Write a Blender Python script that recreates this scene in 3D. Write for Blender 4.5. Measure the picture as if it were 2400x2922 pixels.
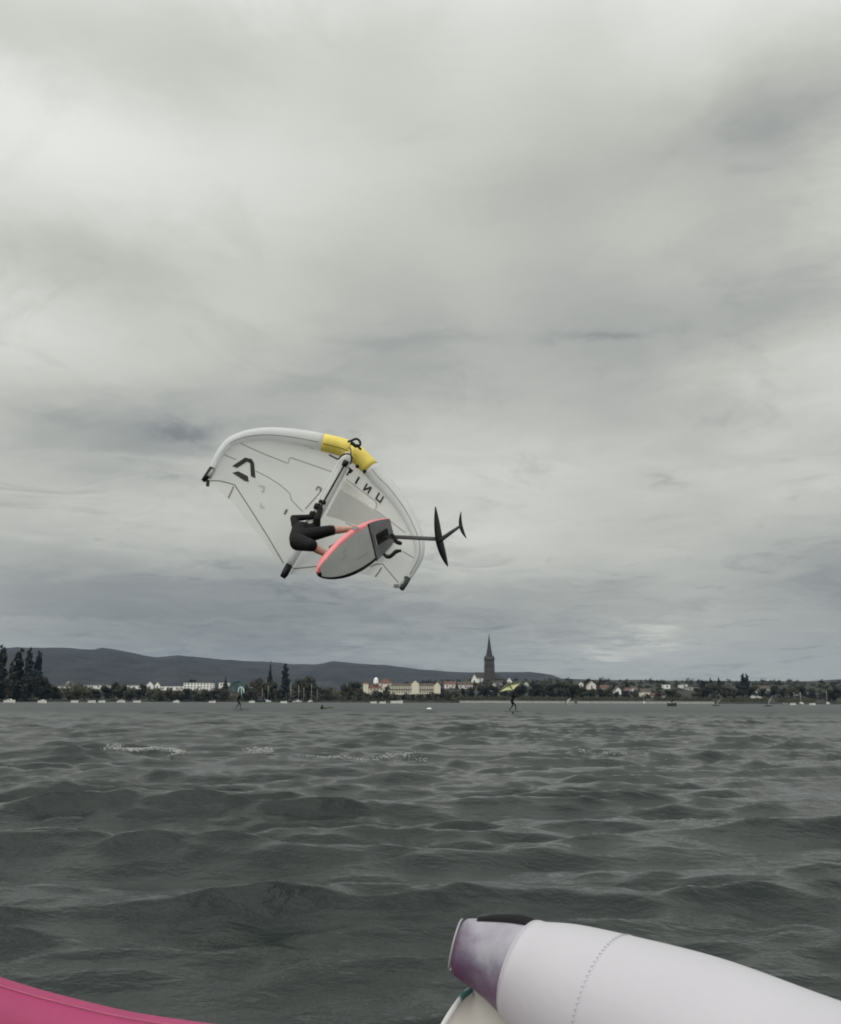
import bpy, bmesh, math, random
import numpy as np
from mathutils import Vector, Matrix
from mathutils.bvhtree import BVHTree

random.seed(7)
rng = np.random.default_rng(11)
for _o in list(bpy.data.objects):
    bpy.data.objects.remove(_o)
SC = bpy.context.scene
COL = SC.collection

# ------------------------------------------------------------------ camera
FPX = 2573.0                      # focal length in photo pixels (2400 wide)
CAMZ = 1.1
PITCH = math.atan((2001 - 1461) / FPX)
ROLL = math.radians(0.22)
K = 2400 / 1736.0                 # many coordinates below were measured on a 1736 px wide view
_F = Vector((0, math.cos(PITCH), math.sin(PITCH)))
_R0 = Vector((1, 0, 0)); _U0 = _R0.cross(_F)
CR = _R0 * math.cos(ROLL) + _U0 * math.sin(ROLL)
CU = -_R0 * math.sin(ROLL) + _U0 * math.cos(ROLL)
CAM = Vector((0, 0, CAMZ))
cd = bpy.data.cameras.new('camera'); cam = bpy.data.objects.new('camera', cd); COL.objects.link(cam)
cam.matrix_world = Matrix(((CR.x, CU.x, -_F.x, 0), (CR.y, CU.y, -_F.y, 0), (CR.z, CU.z, -_F.z, CAMZ), (0, 0, 0, 1)))
cd.sensor_fit = 'HORIZONTAL'; cd.sensor_width = 36; cd.lens = FPX / 2400 * 36
cd.clip_start = 0.05; cd.clip_end = 20000
SC.camera = cam

def ray(u, v):                    # photo pixel -> direction (forward component 1)
    return _F + CR * ((u - 1200) / FPX) - CU * ((v - 1461) / FPX)
def at(u, v, Y):                  # photo pixel + distance ahead -> place in the world
    d = ray(u, v); return CAM + d * (Y / d.y)
def dat(u, v, Y):                 # the same for coordinates of the 1736 px view
    return at(u * K, v * K, Y)
def on_level(u, v, z):
    d = ray(u, v); return CAM + d * ((z - CAMZ) / d.z)

# ------------------------------------------------------------------ render settings
vs = SC.view_settings
SC.display_settings.display_device = 'sRGB'
vs.view_transform = 'Standard'; vs.look = 'None'; vs.gamma = 1; vs.use_curve_mapping = False
vs.exposure = 0.0
SC.cycles.use_denoising = True
SC.cycles.max_bounces = 8
SC.cycles.transparent_max_bounces = 12
SC.cycles.volume_bounces = 1
SC.cycles.filter_width = 1.9

# ------------------------------------------------------------------ world: overcast cloud deck over a Nishita sky
SUN_AZ, SUN_EL = math.radians(-150), math.radians(48)
W = bpy.data.worlds.new('World'); SC.world = W; W.use_nodes = True
nt = W.node_tree; nt.nodes.clear()
def N(tree, typ, **kw):
    n = tree.nodes.new(typ)
    for k, v in kw.items(): setattr(n, k, v)
    return n
def lin(g):
    g = g / 255.0
    return g / 12.92 if g <= .04045 else ((g + .055) / 1.055) ** 2.4
def sky_base(el):                 # an overcast sky is brighter towards the zenith
    return .33 + .72 * (1 - math.exp(-max(el, 0) / .60))
# the brightness of the cloud deck, read at places of the sky in view (1736 px view: u, v, grey)
SKY = [(40, 40, 206), (420, 60, 205), (800, 60, 208), (1200, 60, 213), (1650, 60, 206),
       (70, 220, 231), (260, 330, 228), (480, 420, 216), (420, 190, 205), (800, 240, 202), (1150, 230, 199), (1540, 230, 175), (1700, 200, 183),
       (1350, 330, 183), (1090, 400, 183), (800, 420, 202), (1600, 400, 186), (1680, 480, 197),
       (120, 530, 192), (420, 560, 199), (760, 560, 189), (1150, 560, 181), (1450, 530, 189), (1640, 620, 172),
       (40, 630, 212), (330, 680, 198), (820, 700, 172), (1230, 690, 170), (1450, 720, 184), (1710, 740, 207),
       (60, 770, 203), (300, 800, 190), (640, 815, 176), (950, 810, 178), (1300, 830, 181), (1600, 850, 192),
       (110, 870, 172), (380, 900, 160), (700, 860, 184), (980, 950, 198), (1300, 960, 195), (1650, 950, 198),
       (100, 1010, 188), (330, 1010, 190), (620, 1080, 190), (1050, 1040, 203), (1350, 1050, 191), (1690, 1030, 192),
       (120, 1120, 181), (350, 1130, 183), (1000, 1180, 190), (1300, 1150, 187), (1680, 1120, 170),
       (120, 1210, 150), (400, 1220, 148), (650, 1240, 146), (950, 1250, 158), (1250, 1240, 166), (1500, 1200, 176), (1700, 1210, 153),
       (200, 1310, 150), (500, 1310, 143), (820, 1330, 156), (1120, 1340, 165), (1350, 1325, 180), (1600, 1320, 168), (1700, 1380, 166),
       (1450, 1390, 166), (700, 1360, 152), (60, 1320, 158)]
_c, _L = [], []
for u, v, g in SKY:
    d = (dat(u, v, 1) - CAM).normalized()
    _c.append((math.atan2(d.x, d.y), math.asin(d.z))); _L.append(lin(g * 1.0))
_c = np.array(_c); _L = np.array(_L)
SA, SE = .125, .052
def _phi(p, q):
    return np.exp(-((p[:, None, 0] - q[None, :, 0]) / SA) ** 2 - ((p[:, None, 1] - q[None, :, 1]) / SE) ** 2)
_res = _L - np.array([sky_base(e) for e in _c[:, 1]])
_A = _phi(_c, _c)
_w = np.linalg.solve(_A.T @ _A + .02 * np.eye(len(_c)), _A.T @ _res)

tc = N(nt, 'ShaderNodeTexCoord')
sep = N(nt, 'ShaderNodeSeparateXYZ'); nt.links.new(tc.outputs['Generated'], sep.inputs[0])
def M(op, a, b=None, c=None, tree=nt, clamp=False):
    n = N(tree, 'ShaderNodeMath', operation=op); n.use_clamp = clamp
    for i, x in enumerate((a, b, c)):
        if x is None: continue
        if isinstance(x, (int, float)): n.inputs[i].default_value = x
        else: tree.links.new(x, n.inputs[i])
    return n.outputs[0]
X, Yd, Z = sep.outputs
zup = M('MAXIMUM', Z, 0.0)
den = M('ADD', zup, .10)
cmb = N(nt, 'ShaderNodeCombineXYZ')                       # the deck seen in perspective: a layer at constant height
nt.links.new(M('DIVIDE', X, den), cmb.inputs[0]); nt.links.new(M('DIVIDE', Yd, den), cmb.inputs[1])
def noise(vec, scale, detail, rough, tree=nt, dist=0.0, lac=2.0):
    n = N(tree, 'ShaderNodeTexNoise'); n.inputs['Scale'].default_value = scale; n.inputs['Detail'].default_value = detail
    n.inputs['Roughness'].default_value = rough; n.inputs['Distortion'].default_value = dist; n.inputs['Lacunarity'].default_value = lac
    if vec is not None: tree.links.new(vec, n.inputs['Vector'])
    return n
n1 = noise(cmb.outputs[0], 1.1, 6, .55, dist=.4)
n2 = noise(cmb.outputs[0], 3.3, 7, .60, dist=.6)
az = M('ARCTAN2', X, Yd); el = M('ARCSINE', Z)
sepn = N(nt, 'ShaderNodeSeparateColor'); nt.links.new(n2.outputs['Color'], sepn.inputs[0])
azw = M('ADD', az, M('MULTIPLY', M('SUBTRACT', sepn.outputs[0], .5), .16))
elw = M('ADD', el, M('MULTIPLY', M('SUBTRACT', sepn.outputs[1], .5), .055))
cae = N(nt, 'ShaderNodeCombineXYZ'); nt.links.new(az, cae.inputs[0]); nt.links.new(M('MULTIPLY', el, 2.6), cae.inputs[1])
nf = noise(cae.outputs[0], 16, 6, .62)                    # ragged edges of single clouds
sepf = N(nt, 'ShaderNodeSeparateColor'); nt.links.new(nf.outputs['Color'], sepf.inputs[0])
azw = M('ADD', azw, M('MULTIPLY', M('SUBTRACT', sepf.outputs[0], .5), .075))
elw = M('ADD', elw, M('MULTIPLY', M('SUBTRACT', sepf.outputs[1], .5), .026))
pos = N(nt, 'ShaderNodeCombineXYZ'); nt.links.new(azw, pos.inputs[0]); nt.links.new(elw, pos.inputs[1])
basev = M('ADD', .33, M('MULTIPLY', .72, M('SUBTRACT', 1.0, M('POWER', math.e, M('DIVIDE', M('MAXIMUM', el, 0.0), -.60)))))
acc = basev
for (a0, e0), w0 in zip(_c, _w):
    s = N(nt, 'ShaderNodeVectorMath', operation='SUBTRACT'); nt.links.new(pos.outputs[0], s.inputs[0]); s.inputs[1].default_value = (a0, e0, 0)
    m = N(nt, 'ShaderNodeVectorMath', operation='MULTIPLY'); nt.links.new(s.outputs[0], m.inputs[0]); m.inputs[1].default_value = (1 / SA, 1 / SE, 0)
    dd = N(nt, 'ShaderNodeVectorMath', operation='DOT_PRODUCT'); nt.links.new(m.outputs[0], dd.inputs[0]); nt.links.new(m.outputs[0], dd.inputs[1])
    acc = M('MULTIPLY_ADD', M('POWER', math.exp(-1), dd.outputs['Value']), float(w0), acc)
n3 = noise(cmb.outputs[0], 2.1, 8, .66, dist=.9)
wisp = N(nt, 'ShaderNodeMapRange', interpolation_type='SMOOTHSTEP'); nt.links.new(n3.outputs['Fac'], wisp.inputs[0])
wisp.inputs[1].default_value = .53; wisp.inputs[2].default_value = .68; wisp.inputs[3].default_value = 0.02; wisp.inputs[4].default_value = -.15
# single wisps and puffs of the deck in view (u, v, half width, half height, brighter / darker)
FEAT = [(1240, 693, 95, 9, -.09), (860, 702, 190, 15, -.05), (620, 800, 170, 15, -.045), (380, 893, 75, 22, -.12), (120, 862, 75, 14, -.05), (1360, 990, 36, 11, -.10), (1360, 1066, 50, 9, -.04),
        (1000, 985, 220, 26, .03), (1345, 1318, 65, 14, .14), (1280, 1352, 45, 10, .12), (1700, 1195, 70, 26, -.04), (1150, 948, 60, 8, -.03), (300, 1282, 260, 9, .03), (60, 1290, 100, 8, .03),
        (1440, 1240, 70, 12, -.04), (200, 942, 110, 10, .03), (600, 1215, 300, 8, -.03), (1000, 1290, 180, 8, .03), (1580, 250, 60, 40, -.05), (1550, 345, 55, 8, -.04)]
for u, v, hw_, hh_, amp in FEAT:
    d = (dat(u, v, 1) - CAM).normalized()
    s = N(nt, 'ShaderNodeVectorMath', operation='SUBTRACT'); nt.links.new(pos.outputs[0], s.inputs[0]); s.inputs[1].default_value = (math.atan2(d.x, d.y), math.asin(d.z), 0)
    m = N(nt, 'ShaderNodeVectorMath', operation='MULTIPLY'); nt.links.new(s.outputs[0], m.inputs[0]); m.inputs[1].default_value = (1861 / hw_, 1861 / hh_, 0)
    dd = N(nt, 'ShaderNodeVectorMath', operation='DOT_PRODUCT'); nt.links.new(m.outputs[0], dd.inputs[0]); nt.links.new(m.outputs[0], dd.inputs[1])
    acc = M('MULTIPLY_ADD', M('POWER', math.exp(-1), dd.outputs['Value']), amp, acc)
# long streaks low over the horizon
mps = N(nt, 'ShaderNodeMapping'); mps.inputs['Scale'].default_value = (3.2, 26, 1); nt.links.new(pos.outputs[0], mps.inputs[0])
n4 = noise(mps.outputs[0], 1.0, 6, .6, dist=.5)
low = N(nt, 'ShaderNodeMapRange', interpolation_type='SMOOTHSTEP'); nt.links.new(el, low.inputs[0])
low.inputs[1].default_value = .02; low.inputs[2].default_value = .42; low.inputs[3].default_value = .34; low.inputs[4].default_value = .0
streak = M('MULTIPLY', M('SUBTRACT', n4.outputs['Fac'], .5), low.outputs[0])
tex = M('ADD', M('MULTIPLY', M('SUBTRACT', n1.outputs['Fac'], .5), .20), M('MULTIPLY', M('SUBTRACT', n2.outputs['Fac'], .5), .30))
calm = N(nt, 'ShaderNodeMapRange', interpolation_type='SMOOTHSTEP'); nt.links.new(el, calm.inputs[0])     # thicker, smoother cloud higher up
calm.inputs[1].default_value = .20; calm.inputs[2].default_value = .50; calm.inputs[3].default_value = 1.0; calm.inputs[4].default_value = .38
tex = M('MULTIPLY', M('ADD', tex, wisp.outputs[0]), calm.outputs[0])
lum = M('MAXIMUM', M('MULTIPLY', acc, M('ADD', M('ADD', 1.0, streak), tex)), .12)
tint = N(nt, 'ShaderNodeValToRGB'); nt.links.new(lum, tint.inputs[0])
cr = tint.color_ramp
cr.elements[0].position = .24; cr.elements[0].color = (.93, 1.0, 1.025, 1)
cr.elements[1].position = .52; cr.elements[1].color = (1.0, 1.015, .935, 1)
e = cr.elements.new(.38); e.color = (.975, 1.012, .97, 1)
e = cr.elements.new(.85); e.color = (1.0, 1.01, .965, 1)
colm = N(nt, 'ShaderNodeVectorMath', operation='SCALE'); nt.links.new(tint.outputs[0], colm.inputs[0]); nt.links.new(lum, colm.inputs['Scale'])
bgc = N(nt, 'ShaderNodeBackground'); nt.links.new(colm.outputs[0], bgc.inputs[0]); bgc.inputs[1].default_value = 1.0
skyt = N(nt, 'ShaderNodeTexSky', sky_type='NISHITA'); skyt.sun_disc = False
skyt.sun_elevation = SUN_EL; skyt.sun_rotation = SUN_AZ; skyt.air_density = 1.5; skyt.dust_density = 3
bgs = N(nt, 'ShaderNodeBackground'); nt.links.new(skyt.outputs[0], bgs.inputs[0]); bgs.inputs[1].default_value = .06
mx = N(nt, 'ShaderNodeMixShader'); mx.inputs[0].default_value = .97
nt.links.new(bgs.outputs[0], mx.inputs[1]); nt.links.new(bgc.outputs[0], mx.inputs[2])
wo = N(nt, 'ShaderNodeOutputWorld'); nt.links.new(mx.outputs[0], wo.inputs[0])

sl = bpy.data.lights.new('sun', 'SUN'); so = bpy.data.objects.new('sun', sl); COL.objects.link(so)
sl.energy = 1.5; sl.angle = math.radians(80); sl.color = (1, .97, .92)
_sd = Vector((math.sin(SUN_AZ) * math.cos(SUN_EL), math.cos(SUN_AZ) * math.cos(SUN_EL), math.sin(SUN_EL)))
so.rotation_euler = _sd.to_track_quat('Z', 'Y').to_euler()

# ------------------------------------------------------------------ materials
MATS = {}
def mat(name, c1, c2=None, rough=.6, scale=3.0, spec=.5, bump=0.0, bscale=40., detail=4, metal=0.0, rnd=None, coat=0.0):
    if name in MATS: return MATS[name]
    m = bpy.data.materials.new(name); m.use_nodes = True; t = m.node_tree
    p = t.nodes['Principled BSDF']; p.inputs['Roughness'].default_value = rough
    p.inputs['Specular IOR Level'].default_value = spec; p.inputs['Metallic'].default_value = metal
    p.inputs['Coat Weight'].default_value = coat
    co = N(t, 'ShaderNodeTexCoord')
    if c2 is None: c2 = tuple(x * .82 for x in c1)
    n = noise(co.outputs['Object'], scale, detail, .6, tree=t)
    r = N(t, 'ShaderNodeValToRGB'); t.links.new(n.outputs['Fac'], r.inputs[0])
    r.color_ramp.elements[0].position = .35; r.color_ramp.elements[0].color = (*c2, 1)
    r.color_ramp.elements[1].position = .65; r.color_ramp.elements[1].color = (*c1, 1)
    out = r.outputs[0]
    if rnd:
        oi = N(t, 'ShaderNodeObjectInfo')
        mm = N(t, 'ShaderNodeMix', data_type='RGBA'); t.links.new(oi.outputs['Random'], mm.inputs[0])
        t.links.new(out, mm.inputs[6]); mm.inputs[7].default_value = (*rnd, 1); out = mm.outputs[2]
    t.links.new(out, p.inputs['Base Color'])
    if bump:
        b = N(t, 'ShaderNodeBump'); b.inputs['Strength'].default_value = bump; b.inputs['Distance'].default_value = .02
        nb = noise(co.outputs['Object'], bscale, 4, .6, tree=t); t.links.new(nb.outputs['Fac'], b.inputs['Height'])
        t.links.new(b.outputs[0], p.inputs['Normal'])
    MATS[name] = m; return m

def cloth(name, c1, c2, through, clear, scale=4.0):       # thin sail cloth: scatters, lets light through, partly see-through
    m = bpy.data.materials.new(name); m.use_nodes = True; t = m.node_tree; t.nodes.clear()
    co = N(t, 'ShaderNodeTexCoord'); n = noise(co.outputs['Object'], scale, 4, .6, tree=t)
    r = N(t, 'ShaderNodeValToRGB'); t.links.new(n.outputs['Fac'], r.inputs[0])
    r.color_ramp.elements[0].position = .3; r.color_ramp.elements[0].color = (*c2, 1)
    r.color_ramp.elements[1].position = .7; r.color_ramp.elements[1].color = (*c1, 1)
    d = N(t, 'ShaderNodeBsdfDiffuse'); tr = N(t, 'ShaderNodeBsdfTranslucent'); tp = N(t, 'ShaderNodeBsdfTransparent')
    t.links.new(r.outputs[0], d.inputs[0]); t.links.new(r.outputs[0], tr.inputs[0])
    m1 = N(t, 'ShaderNodeMixShader'); m1.inputs[0].default_value = through
    t.links.new(d.outputs[0], m1.inputs[1]); t.links.new(tr.outputs[0], m1.inputs[2])
    m2 = N(t, 'ShaderNodeMixShader'); m2.inputs[0].default_value = clear
    t.links.new(m1.outputs[0], m2.inputs[1]); t.links.new(tp.outputs[0], m2.inputs[2])
    o = N(t, 'ShaderNodeOutputMaterial'); t.links.new(m2.outputs[0], o.inputs[0])
    MATS[name] = m; return m

# ------------------------------------------------------------------ object helpers
ORG = {}
def tag(o, label=None, cat=None, group=None, kind=None):
    if label: o['label'] = label
    if cat: o['category'] = cat
    if group: o['group'] = group
    if kind: o['kind'] = kind
    return o
def thing(name, loc, label, cat, group=None):
    o = bpy.data.objects.new(name, None); COL.objects.link(o); o.location = loc; o.empty_display_size = .1
    ORG[o.name] = Vector(loc); return tag(o, label, cat, group)
def build(name, V, Fc, m, parent=None, smooth=True, origin=None):
    base = ORG[parent.name] if parent is not None else Vector((0, 0, 0))
    org = base if origin is None else Vector(origin)
    me = bpy.data.meshes.new(name)
    me.from_pydata([tuple(Vector(v) - org) for v in V], [], Fc); me.update()
    ms = m if isinstance(m, (list, tuple)) else [m]
    for x in ms: me.materials.append(x)
    if smooth: me.polygons.foreach_set('use_smooth', [True] * len(me.polygons))
    o = bpy.data.objects.new(name, me); COL.objects.link(o)
    o.location = org - base; o.parent = parent; ORG[o.name] = org
    return o
class MB:
    def __init__(s): s.V = []; s.F = []
    def add(s, V, Fc):
        k = len(s.V); s.V += [Vector(v) for v in V]; s.F += [tuple(i + k for i in f) for f in Fc]; return s
    def box(s, a, b):
        x0, y0, z0 = a; x1, y1, z1 = b
        return s.add([(x0, y0, z0), (x1, y0, z0), (x1, y1, z0), (x0, y1, z0), (x0, y0, z1), (x1, y0, z1), (x1, y1, z1), (x0, y1, z1)],
                     [(0, 3, 2, 1), (4, 5, 6, 7), (0, 1, 5, 4), (1, 2, 6, 5), (2, 3, 7, 6), (3, 0, 4, 7)])
    def tube(s, P, r, n=12, caps=True, flat=None):
        P = [Vector(p) for p in P]
        if not isinstance(r, (list, tuple, np.ndarray)): r = [r] * len(P)
        T = [(P[min(i + 1, len(P) - 1)] - P[max(i - 1, 0)]).normalized() for i in range(len(P))]
        up = Vector((0, 0, 1)) if abs(T[0].z) < .9 else Vector((1, 0, 0))
        nrm = T[0].cross(up).normalized(); V = []; Fc = []
        for i, p in enumerate(P):
            nrm = (nrm - T[i] * nrm.dot(T[i])).normalized(); b = T[i].cross(nrm)
            for j in range(n):
                a = 2 * math.pi * j / n; V.append(p + (nrm * math.cos(a) + b * math.sin(a)) * r[i])
        for i in range(len(P) - 1):
            for j in range(n): Fc.append((i * n + j, i * n + (j + 1) % n, (i + 1) * n + (j + 1) % n, (i + 1) * n + j))
        if caps: Fc.append(tuple(range(n))[::-1]); Fc.append(tuple((len(P) - 1) * n + j for j in range(n)))
        return s.add(V, Fc)
    def ball(s, c, r, seg=10, ring=7):
        if not isinstance(r, (tuple, list)): r = (r, r, r)
        V = []; Fc = []
        for i in range(ring + 1):
            t = math.pi * i / ring
            for j in range(seg):
                a = 2 * math.pi * j / seg
                V.append((c[0] + r[0] * math.sin(t) * math.cos(a), c[1] + r[1] * math.sin(t) * math.sin(a), c[2] + r[2] * math.cos(t)))
        for i in range(ring):
            for j in range(seg): Fc.append((i * seg + j, (i + 1) * seg + j, (i + 1) * seg + (j + 1) % seg, i * seg + (j + 1) % seg))
        return s.add(V, Fc)
    def grid(s, G):                                     # G[i][j] points
        n, m = len(G), len(G[0])
        return s.add([p for r_ in G for p in r_], [(i * m + j, i * m + j + 1, (i + 1) * m + j + 1, (i + 1) * m + j) for i in range(n - 1) for j in range(m - 1)])
    def out(s, name, m, parent=None, smooth=True, origin=None): return build(name, s.V, s.F, m, parent, smooth, origin)
def spline(P, n):                                       # Catmull-Rom resampling by arc length
    P = np.array([tuple(p) for p in P], float)
    Q = np.vstack([2 * P[0] - P[1], P, 2 * P[-1] - P[-2]]); o = []
    for i in range(1, len(Q) - 2):
        for t in np.linspace(0, 1, 24, endpoint=False):
            p0, p1, p2, p3 = Q[i - 1:i + 3]
            o.append(.5 * (2 * p1 + (p2 - p0) * t + (2 * p0 - 5 * p1 + 4 * p2 - p3) * t * t + (3 * p1 - p0 - 3 * p2 + p3) * t ** 3))
    o.append(P[-1]); o = np.array(o)
    d = np.r_[0, np.cumsum(np.linalg.norm(np.diff(o, axis=0), axis=1))]
    return np.stack([np.interp(np.linspace(0, d[-1], n), d, o[:, k]) for k in range(P.shape[1])], -1)
def capsules(name, caps, m, parent, voxel, smooth=2):   # one continuous body: tapered limbs fused into a single skin
    mb = MB()
    for p0, r0, p1, r1 in caps:
        p0 = Vector(p0); p1 = Vector(p1)
        if (p1 - p0).length > 1e-4: mb.tube([p0, p0.lerp(p1, .5), p1], [r0, (r0 + r1) / 2, r1], 12)
        mb.ball(p0, r0, 12, 8); mb.ball(p1, r1, 12, 8)
    o = mb.out(name, m, parent)
    md = o.modifiers.new('remesh', 'REMESH'); md.mode = 'VOXEL'; md.voxel_size = voxel; md.use_smooth_shade = True
    dg = bpy.context.evaluated_depsgraph_get(); me = bpy.data.meshes.new_from_object(o.evaluated_get(dg))
    o.modifiers.clear(); old = o.data; o.data = me; bpy.data.meshes.remove(old); me.name = name
    bm = bmesh.new(); bm.from_mesh(me)
    for _ in range(smooth): bmesh.ops.smooth_vert(bm, verts=bm.verts, factor=.5, use_axis_x=True, use_axis_y=True, use_axis_z=True)
    bm.to_mesh(me); bm.free()
    if not me.materials: me.materials.append(m)
    me.polygons.foreach_set('use_smooth', [True] * len(me.polygons))
    return o

# ------------------------------------------------------------------ lake: one sheet with real wind chop
NW = 150
_k = 2 * math.pi / np.exp(np.linspace(math.log(.20), math.log(5.5), NW) + rng.normal(0, .02, NW))
_lam = 2 * math.pi / _k
_kp = 2 * math.pi / 2.3
_a = _k ** -1.0 * np.exp(-.9 * (_kp / _k) ** 2) * (1 + .35 * rng.normal(size=NW)).clip(.2, 2)
_a *= np.interp(_lam, [.20, .30, .75, 1.0, 1.5, 2.0, 9], [.7, 1.3, 1.5, 1.25, 1.0, 1.1, 1.1])
_a *= .052 / math.sqrt((_a ** 2).sum() / 2)
_th = math.radians(-82) + np.radians(14) * np.sin(np.arange(NW) * .9) + rng.normal(0, 1, NW) * np.radians(np.interp(_k, [1, 2.6, 6, 20], [10, 13, 14, 17]))
_ph = rng.uniform(0, 2 * math.pi, NW)
def waves(x, y, res):
    z = np.zeros_like(x); dx = np.zeros_like(x); dy = np.zeros_like(x)
    gust = .98 + .14 * np.sin(x * .31 + .7) * np.sin(y * .183 + 1.9) + .12 * np.sin(x * .53 - y * .42) + .08 * np.sin(x * 1.1 + y * .37 + 2)
    cat = np.sin(x * .9 + 1.7 * np.sin(y * .55) + .4) * np.sin(y * 1.25 + 1.3 * np.sin(x * .7) + 1.1) + .5 * np.sin(x * 2.1 + y * 1.4 + 2.2)   # patches of ruffled and of smooth water
    mod = 1.0
    for k, a, th, ph in sorted(zip(_k, _a, _th, _ph)):       # longest waves first
        lam = 2 * math.pi / k
        if lam < .95 and np.ndim(mod) == 0:                  # the short chop rides on the crests and in the cat's paws, the troughs stay smooth
            zl = z.copy(); mod = np.clip(.80 + .12 * zl / .045 + .28 * cat, .25, 1.12)
        w = np.clip((lam / np.maximum(res, 1e-6) - 1.4) / 1.6, 0, 1) * a * gust * mod
        c, s = math.cos(th), math.sin(th); p = k * (c * x + s * y) + ph
        z += w * np.cos(p); q = w * .55 * np.sin(p); dx -= c * q; dy -= s * q
    z = z + 1.5 * (zl * np.abs(zl) * .25 + zl * zl * .75 - .003)   # peaked crests, flat troughs
    return x + dx, y + dy, z
def build_lake():
    rr = [1.4]
    while rr[-1] < 260: rr.append(rr[-1] * 1.0066)
    while rr[-1] < 6000: rr.append(rr[-1] * 1.04)
    aa = np.radians(np.r_[np.arange(-180, -46, 6.), np.arange(-42, -33, .8), np.arange(-33, 33.01, .092), np.arange(34, 43, .8), np.arange(46, 180, 6.)])
    rr = np.array(rr); A, R_ = np.meshgrid(aa, rr)
    x = np.sin(A) * R_; y = np.cos(A) * R_
    x2, y2, z2 = waves(x, y, R_ * np.where(R_ < 259, .0066, .04) * np.clip(R_ / 12, .4, 1))
    fade = np.clip((620 - R_) / 300, 0, 1); z2 *= fade
    n, m = R_.shape
    V = np.stack([x2, y2, z2], -1).reshape(-1, 3)
    idx = np.arange(n * m).reshape(n, m)
    nx = np.roll(idx, -1, axis=1)
    Q = np.stack([idx[:-1], nx[:-1], nx[1:], idx[1:]], -1).reshape(-1, 4)[:, ::-1]
    V = np.vstack([V, [[0, 0, 0]]]); cidx = len(V) - 1
    me = bpy.data.meshes.new('lake')
    tri = np.stack([np.full(m, cidx), nx[0], idx[0]], -1)[:, ::1]
    nl = Q.size + tri.size
    me.vertices.add(len(V)); me.vertices.foreach_set('co', V.ravel())
    me.loops.add(nl); me.loops.foreach_set('vertex_index', np.r_[Q.ravel(), tri.ravel()])
    me.polygons.add(len(Q) + len(tri))
    me.polygons.foreach_set('loop_start', np.r_[np.arange(len(Q)) * 4, Q.size + np.arange(len(tri)) * 3])
    me.polygons.foreach_set('use_smooth', np.ones(len(Q) + len(tri), bool))
    me.update(calc_edges=True); me.validate()
    o = bpy.data.objects.new('lake', me); COL.objects.link(o)
    m_ = bpy.data.materials.new('lake_water'); m_.use_nodes = True; t = m_.node_tree; p = t.nodes['Principled BSDF']
    co = N(t, 'ShaderNodeTexCoord')
    n0 = noise(co.outputs['Object'], .05, 4, .6, tree=t)
    r = N(t, 'ShaderNodeValToRGB'); t.links.new(n0.outputs['Fac'], r.inputs[0])
    r.color_ramp.elements[0].position = .35; r.color_ramp.elements[0].color = (.010, .0165, .0155, 1)
    r.color_ramp.elements[1].position = .65; r.color_ramp.elements[1].color = (.015, .0225, .0205, 1)
    t.links.new(r.outputs[0], p.inputs['Base Color'])
    p.inputs['IOR'].default_value = 1.333
    ln = N(t, 'ShaderNodeVectorMath', operation='LENGTH'); t.links.new(co.outputs['Object'], ln.inputs[0])      # ripples too fine for the mesh far out count as roughness
    rg = N(t, 'ShaderNodeMapRange'); t.links.new(ln.outputs['Value'], rg.inputs[0]); rg.inputs[1].default_value = 8; rg.inputs[2].default_value = 110; rg.inputs[3].default_value = .05; rg.inputs[4].default_value = .40
    t.links.new(rg.outputs[0], p.inputs['Roughness'])
    mp = N(t, 'ShaderNodeMapping'); mp.inputs['Rotation'].default_value = (0, 0, .25); mp.inputs['Scale'].default_value = (.5, 1, 1)
    t.links.new(co.outputs['Object'], mp.inputs[0])
    na = noise(mp.outputs[0], 13.0, 4, .6, tree=t, dist=.2); nb = noise(mp.outputs[0], 1.6, 3, .5, tree=t)
    b1 = N(t, 'ShaderNodeBump'); b1.inputs['Strength'].default_value = 1; b1.inputs['Distance'].default_value = .02
    hh = M('ADD', na.outputs['Fac'], M('MULTIPLY', nb.outputs['Fac'], 1.6, tree=t), tree=t)
    t.links.new(hh, b1.inputs['Height']); t.links.new(b1.outputs[0], p.inputs['Normal'])
    me.materials.append(m_)
    tag(o, kind='structure')
build_lake()
def water_z(x, y):                                       # height of the wave surface over given places
    x = np.asarray(x, float); y = np.asarray(y, float); gx, gy = x.copy(), y.copy(); res = .0066 * np.hypot(x, y)
    for _ in range(4):
        a, b, c = waves(gx, gy, res); gx += x - a; gy += y - b
    return c

# ------------------------------------------------------------------ land
def shore_y(u): return 540 + 160 * min(1, max(0, (u - 130) / 300.)) ** 1.0
def u_of(x, y): return 1200 + FPX * x / (y * math.cos(PITCH) ** 1)      # near enough for the terrain
def slope_of(u): return .055 + .05 * min(1, max(0, (u - 950) / 350.))
def land_z(x, y):
    u = u_of(x, y); s = slope_of(u); d = y - shore_y(u) - 4
    return 1.0 + s * min(max(d, 0), 200)
def ground_point(u, v, ymin=None):                       # the place on the land that shows at photo pixel u, v
    y = max(shore_y(u) + 2, ymin or 0)
    while y < 930:
        p = at(u, v, y)
        if land_z(p.x, y) >= p.z: break
        y += 2
    x = at(u, v, y).x
    return Vector((x, y, land_z(x, y)))
m_land = mat('shore_grass', (.030, .033, .020), (.016, .018, .012), .9, .08)
G = []
for i, fy in enumerate(np.r_[0, 2, 10, np.linspace(20, 230, 12), 500, 1200]):
    row = []
    for u in np.linspace(-900, 3300, 90):
        y = shore_y(u) + fy; x = (u - 1200) / FPX * y
        z = land_z(x, y) if fy < 230 else 1.0 + slope_of(u) * 200 - (8 if fy > 400 else 0)
        row.append((x, y, -1.0 if fy == 0 else max(.5, z) if fy > 2 else .6))
    G.append(row)
tag(MB().grid(G).out('shore_ground', m_land), kind='structure')

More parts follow.
